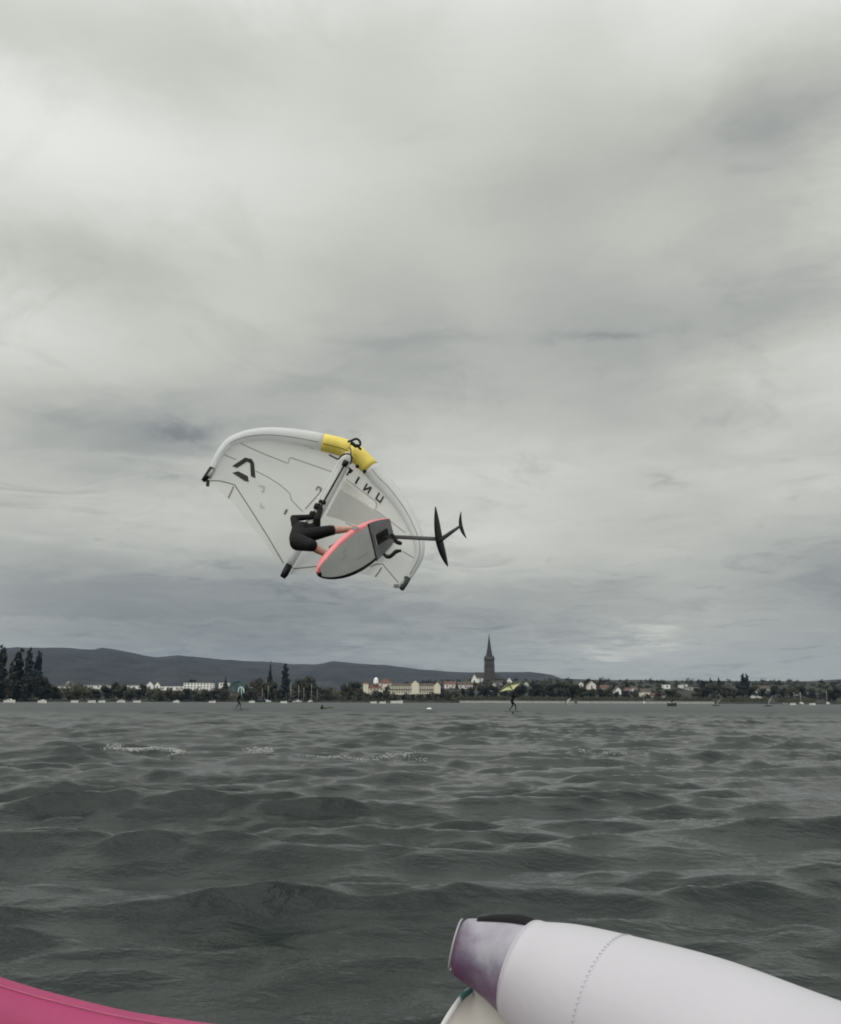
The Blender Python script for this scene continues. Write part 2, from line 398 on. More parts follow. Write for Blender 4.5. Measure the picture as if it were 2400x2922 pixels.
def hill(name, prof, Y, depth, m, umin, umax, jag, base_v=2004, label=None):
    us = np.arange(umin, umax, 3.0); pv = np.interp(us, [p[0] for p in prof], [p[1] for p in prof])
    G = []
    jit = rng.normal(0, jag, len(us)); jit = np.convolve(jit, [.25, .5, .25], 'same')
    for t in np.linspace(0, 1, 16):
        row = []
        y = Y - depth * (1 - t)
        for i, u in enumerate(us):
            top = at(u, pv[i] - (jit[i] if t > .97 else 0), Y).z
            h = top * math.sin(t * math.pi / 2) ** 1.15
            bumpz = (math.sin(u * .021 + t * 9) + math.sin(u * .047 - t * 17) * .6 + rng.normal(0, .15)) * top * .022 * math.sin(t * math.pi)
            row.append(((u - 1200) / FPX * y / math.cos(PITCH), y, h + bumpz - 2 * (1 - t)))
        G.append(row)
    G.append([(p[0] * 1.1, p[1] + depth * .8, -3) for p in G[-1]])
    return tag(MB().grid(G).out(name, m), kind='structure')
m_forest = mat('hill_forest', (.026, .030, .033), (.003, .006, .010), .95, .016, detail=10)
m_townhill = mat('town_slope', (.028, .027, .024), (.016, .017, .016), .95, .03, detail=8)
hill('forested_hills', [(-900, 1905), (-300, 1868), (0, 1862), (35, 1861), (90, 1853), (187, 1853), (242, 1856), (300, 1861), (321, 1857), (380, 1863), (432, 1874), (473, 1880), (532, 1874), (600, 1883), (669, 1888), (714, 1891), (766, 1891), (814, 1894), (849, 1900), (911, 1901), (959, 1893), (1015, 1896), (1101, 1900), (1136, 1906), (1200, 1914), (1269, 1920), (1380, 1921), (1497, 1921), (1563, 1929), (1590, 1938), (1700, 1942), (1850, 1944), (2100, 1951), (2250, 1946), (2400, 1939), (2700, 1925), (3300, 1900)], 2700, 1300, m_forest, -900, 3300, 1.6)
hill('town_hill', [(-900, 2001), (900, 2001), (1150, 1975), (1300, 1950), (1500, 1946), (1640, 1941), (1800, 1950), (1852, 1944), (1938, 1945), (2040, 1943), (2100, 1953), (2180, 1943), (2300, 1950), (2400, 1958), (2900, 1990), (3300, 1990)], 1250, 330, m_townhill, 900, 2900, .7)

# ------------------------------------------------------------------ trees
def leaf_mat(name, c1, c2, rnd): return mat(name, c1, c2, .8, 2.2, spec=.25, rnd=rnd, detail=3)
LM = {'olive': leaf_mat('leaf_olive', (.100, .102, .060), (.034, .038, .022), (.085, .075, .050)),
      'dark': leaf_mat('leaf_dark', (.050, .054, .040), (.020, .024, .018), (.044, .043, .036)),
      'brown': leaf_mat('leaf_brown', (.120, .104, .075), (.040, .036, .027), (.075, .074, .052)),
      'blue': leaf_mat('leaf_blue', (.036, .041, .045), (.017, .021, .024), (.032, .036, .038))}
m_bark = mat('bark', (.05, .042, .033), (.025, .02, .016), .9, 9)
def crown_mesh(kind, seed, nleaf):
    r_ = random.Random(seed); V = []; Fc = []
    lobes = []
    if kind == 'round':
        for i in range(13):
            a = r_.uniform(0, 6.28); z = r_.uniform(.20, .82); q = r_.uniform(.05, .40) * math.sqrt(max(.05, 1 - ((z - .4) / .5) ** 2))
            lobes.append((q * math.cos(a), q * math.sin(a), z, r_.uniform(.13, .23)))
    elif kind == 'poplar':
        for i in range(13):
            z = .12 + .84 * i / 12; w = .085 * math.sin(min(1, (1.04 - z) / .45) * 1.57) * (1.15 if z < .5 else 1)
            a = r_.uniform(0, 6.28); lobes.append((.03 * math.cos(a), .03 * math.sin(a), z, max(.03, w) * r_.uniform(.85, 1.2)))
    elif kind == 'conifer':
        for i in range(12):
            z = .12 + .85 * i / 11; a = r_.uniform(0, 6.28); lobes.append((.02 * math.cos(a), .02 * math.sin(a), z, max(.016, .19 * (1.03 - z))))
    else:
        for i in range(11):
            lobes.append((r_.uniform(-.75, .75), r_.uniform(-.3, .3), r_.uniform(.3, .62), r_.uniform(.22, .36)))
    tot = sum(l[3] ** 2 for l in lobes)
    for (x, y, z, rad) in lobes:
        for i in range(int(nleaf * rad ** 2 / tot)):
            d = Vector((r_.gauss(0, 1), r_.gauss(0, 1), r_.gauss(0, 1))).normalized() * rad * r_.uniform(.35, 1.12)
            c = Vector((x, y, z)) + d
            if c.z < .02: continue
            s = r_.uniform(.028, .055) * (.75 if kind in ('poplar', 'conifer') else 1.0)
            n = (d.normalized() * .7 + Vector((r_.gauss(0, 1), r_.gauss(0, 1), r_.gauss(0, 1))) * .5).normalized()
            t = n.orthogonal().normalized(); t.rotate(Matrix.Rotation(r_.uniform(0, 6.28), 3, n)); b = n.cross(t)
            k = len(V); V += [c - t * s, c - b * s * .7 + n * s * .2, c + t * s, c + b * s * .7 - n * s * .2]; Fc.append((k, k + 1, k + 2, k + 3))
    me = bpy.data.meshes.new('crown'); me.from_pydata([tuple(v) for v in V], [], Fc); me.update(); return me
def trunk_mesh(kind, seed):
    r_ = random.Random(seed); mb = MB(); top = .9 if kind in ('poplar', 'conifer') else .62
    mb.tube([(0, 0, -.03), (.005, 0, .15), (.0, .006, top * .6), (0, 0, top)], [.022, .017, .011, .003], 7)
    for i in range(5):
        a = r_.uniform(0, 6.28); z = r_.uniform(.2, top * .8); l = .18 if kind == 'round' else .07
        mb.tube([(0, 0, z), (l * .5 * math.cos(a), l * .5 * math.sin(a), z + l * .5), (l * math.cos(a), l * math.sin(a), z + l)], [.009, .006, .002], 5)
    me = bpy.data.meshes.new('trunk'); me.from_pydata([tuple(v) for v in mb.V], [], mb.F); me.materials.append(m_bark); me.update(); return me
CROWN = {}
ORD = ['leftmost', 'second', 'third', 'fourth', 'fifth', 'sixth', 'seventh', 'eighth', 'ninth', 'tenth', 'eleventh', 'twelfth', 'thirteenth', 'fourteenth', 'fifteenth', 'sixteenth', 'seventeenth', 'eighteenth', 'nineteenth', 'twentieth']
ORD += ['twenty-' + w for w in ('first', 'second', 'third', 'fourth', 'fifth', 'sixth', 'seventh', 'eighth', 'ninth')] + ['thirtieth'] + ['thirty-' + w for w in ('first', 'second', 'third', 'fourth')]
COUNT = {}
def nth(what, where):                                    # trees of a row are told apart by their place in it
    k = COUNT.get(where, 0); COUNT[where] = k + 1
    return ('leftmost ' if k == 0 else ORD[k] + ' ') + what + ('' if k == 0 else ' from the left') + ' ' + where
def tree(u, vtop, vbase, kind, leaf, label, group=None, wid=1.0, ymin=None, name=None, Y=None):
    if Y is None: p = ground_point(u, vbase, ymin)
    else: p = Vector((at(u, vbase, Y).x, Y, 0)); p.z = land_z(p.x, Y) if Y < 930 else at(u, vbase, Y).z
    h = at(u, vtop, p.y).z - p.z
    if kind == 'bush': h = h / .85
    key = (kind, leaf, random.randrange(3))
    if key not in CROWN:
        c = crown_mesh(kind, {'round': 10, 'poplar': 20, 'conifer': 30, 'bush': 40}[kind] + key[2], {'round': 1500, 'poplar': 1800, 'conifer': 900, 'bush': 1100}[kind])
        c.materials.append(LM[leaf]); CROWN[key] = (c, trunk_mesh(kind, key[2]))
    c, tm = CROWN[key]
    nm = name or {'round': 'broadleaf_tree', 'poplar': 'poplar_tree', 'conifer': 'conifer_tree', 'bush': 'shrub'}[kind]
    root = thing(nm, p, label, 'shrub' if kind == 'bush' else 'tree', group)
    root.scale = (h * wid, h * wid, h); root.rotation_euler = (0, 0, random.uniform(0, 6.28) if kind != 'bush' else 0)
    for n_, me in (('crown', c), ('trunk', tm)):
        o = bpy.data.objects.new(n_, me); COL.objects.link(o); o.parent = root
    return root
# poplars on the point at the left
for u, vt, vb, wd, lab in [(-6, 1838, 1998, .95, 'dark poplar tree cut off by the left edge of the picture'),
                           (46, 1849, 1998, 1.0, 'broadest dark poplar tree on the left point, right of the one at the edge'),
                           (73, 1847, 1998, .8, 'tall dark poplar tree in the middle of the left group'),
                           (102, 1856, 1985, .92, 'slim blue-grey poplar tree, rightmost of the tall group on the left point')]:
    tree(u, vt, vb, 'poplar', 'dark' if u < 90 else 'blue', lab, 'poplars on the left point', wd)
tree(25, 1880, 1998, 'poplar', 'brown', 'lower greyish poplar tree in the gap between the two leftmost dark poplars', 'poplars on the left point', .8)
for u, vt, wd in [(10, 1930, .8), (62, 1925, .8), (90, 1918, .9), (112, 1932, .9), (130, 1945, 1.0), (150, 1955, 1.1)]:
    tree(u, vt, 1998, 'round', 'dark', nth('low round tree', 'at the foot of the left poplars'), 'trees under the poplars', wd)
for u, vt in [(135, 1968), (165, 1972), (195, 1968), (218, 1962), (242, 1970), (270, 1966), (300, 1958), (345, 1955), (372, 1968), (395, 1968), (430, 1966), (455, 1968), (478, 1966), (500, 1970), (528, 1964), (556, 1966), (585, 1966), (610, 1968), (640, 1965)]:
    tree(u, vt + random.uniform(-3, 3), 1999, 'round', random.choice(['olive', 'brown', 'dark', 'brown']), nth('low tree', 'in the belt behind the boats on the left shore'), 'tree belt behind the left boats', random.uniform(1.1, 1.7))
tree(326, 1947, 1996, 'round', 'dark', 'large dark round tree in front of the long low white buildings at the left', None, 1.0)
tree(405, 1950, 1985, 'round', 'dark', 'dark tree just left of the two narrow white gables', None, 1.0)
tree(548, 1936, 1972, 'round', 'dark', 'very dark tree showing above the big white block roof', None, 1.0, ymin=880)
tree(642, 1932, 1980, 'conifer', 'dark', 'small dark pointed tree left of the teal wing', None, 1.6)
tree(768, 1886, 1998, 'conifer', 'blue', 'tall pointed dark conifer left of the pair above the harbour', None, .75)
tree(812, 1893, 1998, 'poplar', 'blue', 'tall columnar dark conifer right of the pair above the harbour', None, .95)
for u, vt, wd in [(700, 1950, .9), (722, 1938, .9), (742, 1930, .9), (775, 1945, .9), (795, 1962, 1.0), (835, 1948, .8), (905, 1955, .8), (925, 1962, .9), (940, 1958, .9)]:
    tree(u, vt, 1999, 'round', random.choice(['brown', 'olive', 'brown']), nth('brownish tree', 'among the masts of the small harbour'), 'harbour trees', wd)
tree(878, 1925, 1999, 'round', 'brown', 'biggest broad brown tree crown right behind the harbour masts', None, 1.05)
tree(858, 1930, 1999, 'round', 'brown', 'broad brown tree leaning against the left side of the biggest harbour tree', None, .9)
tree(1012, 1940, 1996, 'round', 'olive', 'large olive round tree left of the cream villa', None, 1.1)
tree(985, 1952, 1998, 'round', 'olive', 'smaller olive tree on the left flank of the large one by the villa', None, 1.0)
for u, vt in [(1020, 1975), (1046, 1976), (1066, 1978), (1085, 1974), (1104, 1972), (1130, 1979), (1152, 1981), (1178, 1980), (1200, 1979), (1222, 1980), (1244, 1978), (1262, 1974), (1280, 1972)]:
    tree(u, vt, 1999, 'round', random.choice(['olive', 'brown', 'dark']), nth('low tree', 'on the bank below the cream buildings'), 'bank trees below the cream buildings', 1.15)
tree(1105, 1955, 1990, 'round', 'olive', 'green tree between the cream villa and the long cream building', None, .8)
for u, vt in [(1320, 1963), (1345, 1960), (1372, 1958), (1392, 1952), (1412, 1957), (1438, 1958), (1462, 1952), (1490, 1950)]:
    tree(u, vt, 1990, 'round', 'dark', nth('dark tree', 'in the clump below the church'), 'trees below the church', 1.1)
for u, vt in [(1525, 1940), (1548, 1948), (1575, 1950), (1600, 1942), (1618, 1950), (1640, 1950), (1662, 1962), (1690, 1964), (1715, 1962), (1738, 1962), (1760, 1974), (1785, 1968), (1812, 1972), (1850, 1978), (1880, 1966), (1905, 1968), (1925, 1964), (1990, 1962), (2015, 1955), (2040, 1950), (2062, 1956), (2085, 1958), (2112, 1950), (2150, 1958), (2180, 1962), (2210, 1958), (2235, 1960), (2262, 1962), (2290, 1958), (2320, 1968), (2345, 1972), (2372, 1966), (2395, 1962)]:
    tree(u, vt + random.uniform(-3, 2), 1992, 'round', random.choice(['dark', 'brown', 'dark', 'olive']), nth('dark tree', 'in the belt behind the right shore hedges'), 'tree belt behind the right hedge', random.uniform(1.0, 1.35))
tree(1683, 1934, 1965, 'round', 'dark', 'dark bushy tree on the skyline left of the slim black conifer', None, 1.1)
tree(1712, 1931, 1965, 'conifer', 'blue', 'slim black conifer on the right skyline beside the bushy tree', None, 1.0)
tree(1752, 1943, 1968, 'conifer', 'dark', 'small dark conifer on the skyline midway between two slimmer ones', None, 1.3)
tree(1789, 1938, 1968, 'conifer', 'dark', 'dark pointed conifer on the skyline above the small pale houses', None, 1.3)
tree(2005, 1939, 1965, 'round', 'dark', 'rounded dark tree on the skyline left of two pointed ones', None, 1.1)
tree(2029, 1930, 1965, 'conifer', 'dark', 'left of two pointed dark conifers on the right skyline', None, 1.3)
tree(2052, 1929, 1965, 'conifer', 'dark', 'right of two pointed dark conifers on the right skyline', None, 1.4)
tree(2122, 1921, 1975, 'poplar', 'blue', 'left trunk-thick poplar of the dark block standing above the right skyline', None, 1.1)
tree(2134, 1922, 1975, 'poplar', 'blue', 'right poplar of the dark block standing above the right skyline', None, 1.0)
tree(2380, 1962, 2003, 'round', 'dark', 'big dark tree at the far right edge of the shore', None, 1.3)

# undergrowth that covers the banks and the slope between the houses
def undergrowth(label, u0, u1, d0, d1, n, h0, h1, leaf, seed):
    r_ = np.random.default_rng(seed); V = []; Fc = []
    bush = [(r_.uniform(u0, u1), r_.uniform(d0, d1), r_.uniform(h0, h1)) for _ in range(n // 45)]
    for u, dd, h in bush:
        y0 = shore_y(u) + dd; x0 = (u - 1200) / FPX * y0 / math.cos(PITCH); zb = land_z(x0, y0)
        for _ in range(45):
            d = r_.normal(size=3); d /= np.linalg.norm(d); q = r_.uniform(.5, 1.05)
            c = Vector((x0 + d[0] * h * .9 * q, y0 + d[1] * h * .7 * q, zb + abs(d[2]) * h * q)); s = r_.uniform(.10, .2) * h
            nn = (Vector(d) + Vector(r_.normal(size=3) * .5)).normalized(); t = nn.orthogonal().normalized(); t.rotate(Matrix.Rotation(r_.uniform(0, 6.28), 3, nn)); b = nn.cross(t)
            k = len(V); V += [c - t * s, c - b * s, c + t * s, c + b * s]; Fc.append((k, k + 1, k + 2, k + 3))
    tag(build('undergrowth', V, Fc, LM[leaf], None, False), label, 'undergrowth', None, 'stuff')
undergrowth('low scrub covering the left bank behind the boats', -60, 1320, 4, 40, 26000, 1.6, 3.6, 'brown', 5)
undergrowth('dark scrub between the houses of the left town', 100, 1000, 40, 190, 16000, 1.6, 4.2, 'olive', 6)
undergrowth('dark scrub and gardens on the right slope', 1000, 2500, 12, 200, 34000, 1.6, 4.0, 'dark', 8)

# hedge along the right-hand shore
def hedge(u0, u1, vtop, label):
    r_ = random.Random(int(u0)); p0 = ground_point(u0, 2004); V = []; Fc = []
    root = thing('hedge', (at((u0 + u1) / 2, 2004, p0.y + 4).x, p0.y + 4, 1.2), label, 'hedge', 'shore hedges')
    y = p0.y + 4; x0 = at(u0, 2004, y).x; x1 = at(u1, 2004, y).x; h = at(u0, vtop, y).z - 1.2
    n = int((x1 - x0) * 75)
    for i in range(n):
        x = r_.uniform(x0, x1); bump = .82 + .12 * math.sin(x * .9) + .06 * math.sin(x * 2.3)
        a = r_.uniform(0, math.pi); q = r_.uniform(.7, 1.05)
        c = Vector((x, y - math.cos(a) * 1.6 * q, 1.1 + h * bump * q * math.sin(a) ** .45)); s = r_.uniform(.14, .32)
        nn = Vector((r_.gauss(0, .5), -math.cos(a) + r_.gauss(0, .4), math.sin(a) + r_.gauss(0, .4))).normalized(); t = nn.orthogonal().normalized(); t.rotate(Matrix.Rotation(r_.uniform(0, 6.28), 3, nn)); b = nn.cross(t)
        k = len(V); V += [c - t * s, c - b * s, c + t * s, c + b * s]; Fc.append((k, k + 1, k + 2, k + 3))
    build('foliage', V, Fc, LM['olive'], root, False)
    mb = MB()
    for x in np.arange(x0 + .5, x1, 2.2): mb.tube([(x, y, .9), (x + .1, y, 1.2 + h * .6)], [.07, .03], 5)
    tag(mb.out('stems', m_bark, root), kind='stuff')
hedge(1306, 1446, 1984, 'dark clipped hedge along the shore below the church')
hedge(1478, 1620, 1985, 'dark hedge along the shore right of the yellow-green wing')
hedge(1646, 1838, 1985, 'long dark hedge on the shore below the small pale houses')
hedge(1866, 2035, 1986, 'dark hedge on the shore left of the leaning grey windsurf sail')
hedge(2056, 2190, 1988, 'dark hedge on the shore beneath the pale pointed tent')
hedge(2214, 2330, 1990, 'rightmost dark shore hedge behind the anchored small boats')

# ------------------------------------------------------------------ quay wall of single stones
m_stone = mat('quay_stone', (.46, .47, .44), (.36, .37, .35), .85, .6, bump=.4, bscale=4)
def quay(u0, u1, label):
    y = shore_y(u0) - .6; x0 = at(u0, 2006, y).x; x1 = at(u1, 2006, y).x
    root = thing('quay_wall', ((x0 + x1) / 2, y, 0), label, 'quay wall', 'quay walls')
    mb = MB(); mb.box((x0, y + .25, -1), (x1, y + 1.2, 1.42)); mb.out('core', m_stone, root, False)
    mb = MB(); mb.box((x0 - .1, y - .12, 1.425), (x1 + .1, y + 1.25, 1.65)); mb.out('coping', m_stone, root, False)
    x = x0; r_ = random.Random(3)
    while x < x1 - 1:
        w = min(r_.uniform(3.2, 5.4), x1 - x)
        for z0, z1 in ((-.4, .48), (.51, 1.41)):
            sh = (0 if z0 < 0 else 1.3); mb = MB(); mb.box((x + .03 + sh * 0, y + r_.uniform(0, .05), z0), (x + w - .03, y + .24, z1)); mb.out('stone', m_stone, root, False)
        x += w
quay(1312, 1640, 'pale stone quay wall at the waterline below the church')
quay(1648, 2040, 'pale stone quay wall at the waterline below the right-hand hedges')

# ------------------------------------------------------------------ buildings
WALL = {'white': mat('wall_white', (.86, .86, .82), (.80, .80, .77), .85, .5), 'cream': mat('wall_cream', (.76, .72, .57), (.68, .65, .52), .85, .5),
        'grey': mat('wall_grey', (.40, .40, .38), (.33, .33, .31), .85, .5), 'pink': mat('wall_rose', (.76, .70, .66), (.68, .62, .58), .85, .5),
        'stone': mat('wall_stone', (.085, .075, .066), (.055, .05, .045), .9, .7)}
ROOF = {'red': mat('roof_tile', (.16, .075, .055), (.10, .05, .04), .8, 1.2), 'dark': mat('roof_dark', (.045, .044, .042), (.028, .028, .028), .7, 1.2),
        'brown': mat('roof_brown', (.10, .075, .06), (.06, .05, .042), .8, 1.2), 'flat': mat('roof_flat', (.09, .09, .088), (.06, .06, .06), .8, 1.2)}
m_pane = mat('window_pane', (.09, .095, .10), (.06, .065, .07), .15, 2)
m_trim = mat('window_trim', (.55, .54, .5), (.48, .47, .44), .7, 2)
def window(root, x, y, z, w, h):
    f = MB().box((x - w / 2 - .12, y - .06, z - h / 2 - .12), (x + w / 2 + .12, y + .04, z + h / 2 + .12)).out('window', m_trim, root, False)
    MB().box((x - w / 2, y - .10, z - h / 2), (x + w / 2, y - .063, z + h / 2)).out('pane', m_pane, f, False)
def house(u0, u1, vt, vb, wall, roof, rtype, label, group=None, Y=None, dep=9., rh=None, floors=None, cols=None, cat='house', name='house'):
    um = (u0 + u1) / 2
    p = ground_point(um, vb) if Y is None else Vector((at(um, vb, Y).x, Y, 0))
    y = p.y; zb = min(p.z, land_z(p.x, y)) - .3 if y < 930 else at(um, vb, y).z - 3
    x0 = at(u0, vb, y).x; x1 = at(u1, vb, y).x; zt = at(um, vt, y).z; Hh = zt - at(um, vb, y).z
    rh = Hh * .42 if rh is None else rh
    if rtype == 'flat': rh = .4
    ze = zt - rh
    root = thing(name, ((x0 + x1) / 2, y, zb), label, cat, group)
    if rtype == 'front':       # gable end towards the lake
        xm = (x0 + x1) / 2
        V = [(x0, y, zb), (x1, y, zb), (x1, y, ze), (xm, y, zt - .1), (x0, y, ze), (x0, y + dep, zb), (x1, y + dep, zb), (x1, y + dep, ze), (xm, y + dep, zt - .1), (x0, y + dep, ze)]
        build('wall', V, [(0, 1, 2, 3, 4), (9, 8, 7, 6, 5), (1, 6, 7, 2), (0, 4, 9, 5)], WALL[wall], root, False)
        o = .35; k = (zt - ze) / max(.1, xm - x0)
        V = [(x0 - o, y - o, ze - o * k), (xm, y - o, zt), (x1 + o, y - o, ze - o * k), (x0 - o, y + dep + o, ze - o * k), (xm, y + dep + o, zt), (x1 + o, y + dep + o, ze - o * k)]
        V += [(a, b, c + .25) for a, b, c in V]
        build('roof', V, [(0, 3, 4, 1), (1, 4, 5, 2), (6, 7, 10, 9), (7, 8, 11, 10), (0, 1, 7, 6), (1, 2, 8, 7), (3, 9, 10, 4), (4, 10, 11, 5), (0, 6, 9, 3), (2, 5, 11, 8)], ROOF[roof], root, False)
    else:
        MB().box((x0, y, zb), (x1, y + dep, ze)).out('wall', WALL[wall], root, False)
        if rtype == 'flat':
            MB().box((x0 - .25, y - .25, ze + .003), (x1 + .25, y + dep + .25, zt)).out('roof', ROOF[roof], root, False)
        else:                   # ridge parallel to the shore
            o = .4; ym = y + dep / 2; hp = 0 if rtype == 'side' else min(dep / 2, (x1 - x0) * .4)
            V = [(x0 - o, y - o, ze), (x1 + o, y - o, ze), (x1 + o, y + dep + o, ze), (x0 - o, y + dep + o, ze), (x0 - o + hp, ym, zt), (x1 + o - hp, ym, zt)]
            rf = build('roof', V, [(0, 1, 5, 4), (2, 3, 4, 5), (1, 2, 5), (3, 0, 4), (0, 3, 2, 1)], ROOF[roof], root, False)
            cx = x0 + (x1 - x0) * .3; MB().box((cx - .4, ym - .4, zt - .8), (cx + .4, ym + .4, zt + .5)).out('chimney', ROOF['brown'], rf, False)
    zfoot = at(um, vb, y).z
    fl = floors or max(1, int((ze - zfoot) / 2.6)); cl = cols or max(1, int((x1 - x0) / 4.2))
    fh = max(1.2, (ze - zfoot)) / fl
    for i in range(fl):
        for j in range(cl):
            window(root, x0 + (x1 - x0) * (j + .5) / cl, y, zfoot + fh * (i + .52), min(1.1, (x1 - x0) / cl * .42), fh * .46)
    return root
house(160, 188, 1952, 1967, 'white', 'dark', 'hip', 'small low white house nearest to the left poplars')
house(186, 202, 1942, 1956, 'grey', 'brown', 'front', 'little grey gabled house rising behind the low white house by the poplars')
house(237, 306, 1950, 1965, 'white', 'dark', 'hip', 'long low white building with dark roof, leftmost of its row', rh=1.6)
house(360, 404, 1951, 1968, 'white', 'dark', 'hip', 'low white building with dark roof right of the large dark round tree', rh=1.6)
house(417, 437, 1944, 1968, 'white', 'dark', 'front', 'narrow white gabled house, left of the pair of gables')
house(441, 456, 1945, 1968, 'white', 'brown', 'front', 'narrow white gabled house, right of the pair of gables')
house(458, 524, 1957, 1970, 'white', 'flat', 'flat', 'long low white flat-roofed hall between the gables and the big block')
house(523, 606, 1947, 1971, 'white', 'flat', 'flat', 'big white flat-roofed block, tallest white building left of the teal wing', floors=3, cols=9, cat='building', name='apartment_block')
house(624, 652, 1947, 1960, 'white', 'flat', 'flat', 'small white flat-roofed building partly behind the teal wing')
house(715, 724, 1950, 1972, 'grey', 'dark', 'front', 'thin pale boathouse gable right of the columnar conifer')
# cream villa with tower and dome
r = house(1036, 1092, 1953, 1980, 'cream', 'red', 'hip', 'cream lakeside villa with corner tower, white dome and red roof', floors=2, cols=6, cat='villa', name='villa')
_y = ORG[r.name].y
def px_box(root, name, m, u0, u1, vt, vb, Y, dep=4):
    a = at(u0, vb, Y); b = at(u1, vt, Y); return MB().box((a.x, Y, a.z), (b.x, Y + dep, b.z)).out(name, m, root, False)
px_box(r, 'tower', WALL['cream'], 1036, 1051, 1950, 1981, _y - 1.5)
a = at(1035, 1951, _y); b = at(1052, 1951, _y); t_ = at(1043.5, 1944, _y)
build('tower_roof', [(a.x, _y - 1.8, a.z), (b.x, _y - 1.8, a.z), (b.x, _y + 3, a.z), (a.x, _y + 3, a.z), (t_.x, _y + .5, t_.z)], [(0, 1, 4), (1, 2, 4), (2, 3, 4), (3, 0, 4), (3, 2, 1, 0)], ROOF['red'], r, False)
c_ = at(1073, 1944, _y + 3); rr_ = at(1080, 1944, _y + 3).x - c_.x
mb = MB(); mb.tube([c_ - Vector((0, 0, 2.5)), c_], rr_, 14); mb.ball(c_, (rr_, rr_, rr_ * 1.6), 14, 8); mb.out('dome', WALL['white'], r)
house(1080, 1118, 1937, 1962, 'pink', 'red', 'hip', 'house with a broad red tiled roof behind the villa dome', Y=_y + 25, rh=4.0)
# long cream building
r = house(1110, 1256, 1950, 1981, 'cream', 'brown', 'hip', 'long cream two-storey building with two gables, widest building on the shore', floors=2, cols=22, cat='building', name='long_building', rh=2.2)
_y = ORG[r.name].y
for u0, u1, vt in ((1174, 1196, 1942), (1239, 1257, 1947)):
    a = at(u0, 1981, _y - .8); b = at(u1, 1962, _y - .8); t_ = at((u0 + u1) / 2, vt, _y - .8); e_ = at(u0, vt + 10, _y - .8).z
    V = [(a.x, _y - .8, a.z), (b.x, _y - .8, a.z), (b.x, _y - .8, e_), (t_.x, _y - .8, t_.z), (a.x, _y - .8, e_)]
    V += [(p[0], _y + 5, p[2]) for p in V]
    build('gable', V, [(0, 1, 2, 3, 4), (1, 6, 7, 2), (2, 7, 8, 3), (3, 8, 9, 4), (4, 9, 5, 0)], WALL['cream'], r, False)
a = at(1108, 1966.5, _y); b = at(1258, 1969.5, _y)
MB().box((a.x, _y - .5, b.z), (b.x, _y - .02, a.z)).out('balcony_band', ROOF['brown'], r, False)
house(1268, 1300, 1944, 1964, 'pink', 'red', 'side', 'pale rose house with red roof just right of the long cream building')
house(1308, 1349, 1946, 1966, 'pink', 'brown', 'side', 'long pale house directly left of the white gabled house by the church')
house(1346, 1362, 1923, 1960, 'white', 'dark', 'front', 'tall bright white gabled house left of the church', Y=868)
house(1362, 1379, 1932, 1960, 'white', 'dark', 'side', 'bright white house wing joined to the right of the tall white gable', Y=866, rh=1.2)
house(1408, 1434, 1944, 1958, 'pink', 'dark', 'side', 'low pale house in front of the church nave')
house(1446, 1461, 1933, 1957, 'white', 'dark', 'front', 'white gabled house right of the church, above the yellow-green wing', Y=860)
house(1496, 1509, 1946, 1960, 'white', 'brown', 'front', 'small white house right of the yellow-green wing')
house(1652, 1665, 1945, 1961, 'white', 'brown', 'front', 'small white house left of the bushy skyline tree', rh=2)
house(1677, 1701, 1943, 1968, 'pink', 'brown', 'front', 'pale gabled house below the slim black conifer')
house(1716, 1738, 1955, 1972, 'grey', 'red', 'side', 'grey house with red roof right of the slim black conifer')
house(1756, 1773, 1960, 1982, 'white', 'brown', 'front', 'white gabled house below the pointed skyline conifer', )
house(1786, 1802, 1962, 1976, 'pink', 'red', 'side', 'small rose house right of the white gable on the slope')
house(1804, 1820, 1958, 1974, 'white', 'brown', 'side', 'small white house left of the yellowish house on the slope')
house(1831, 1858, 1964, 1990, 'cream', 'brown', 'side', 'yellowish house standing lower by the right-hand hedge gap')
house(1896, 1913, 1952, 1966, 'white', 'dark', 'flat', 'single bright white house high on the right slope', rh=1)
house(1943, 1963, 1949, 1964, 'white', 'dark', 'side', 'white house left end of the pale terrace high on the right slope', rh=1.4)
house(1962, 1994, 1959, 1970, 'grey', 'dark', 'flat', 'low pale terrace beside the white house on the right slope')
house(1862, 1908, 1978, 1992, 'grey', 'red', 'side', 'long low red-roofed shed on the shore left of the dark boat')
house(2172, 2200, 1956, 1976, 'grey', 'brown', 'side', 'grey house with brown roof right of the pale pointed tent')
house(2262, 2278, 1966, 1985, 'grey', 'brown', 'front', 'small grey gabled house near the right end of the town')

# church
Yc = 905
zg = land_z(at(1397, 1950, Yc).x, Yc) - .5
cb = at(1397, 1950, Yc)
ch = thing('church', (cb.x, Yc, zg), 'dark stone church with tall pointed spire above the town', 'church')
def ring_poly(cx, cy, r_, n, rot, z): return [(cx + r_ * math.cos(rot + 2 * math.pi * i / n), cy + r_ * math.sin(rot + 2 * math.pi * i / n), z) for i in range(n)]
def frustum(name, cx, cy, levels, n, rot, m, parent):
    V = []; Fc = []
    for r_, z in levels: V += ring_poly(cx, cy, r_, n, rot, z)
    for i in range(len(levels) - 1):
        for j in range(n): Fc.append((i * n + j, i * n + (j + 1) % n, (i + 1) * n + (j + 1) % n, (i + 1) * n + j))
    Fc.append(tuple((len(levels) - 1) * n + j for j in range(n)))
    return build(name, V, Fc, m, parent, False)
zc = lambda v: at(1397, v, Yc).z
tw = (at(1411, 1900, Yc).x - at(1383, 1900, Yc).x) / 2
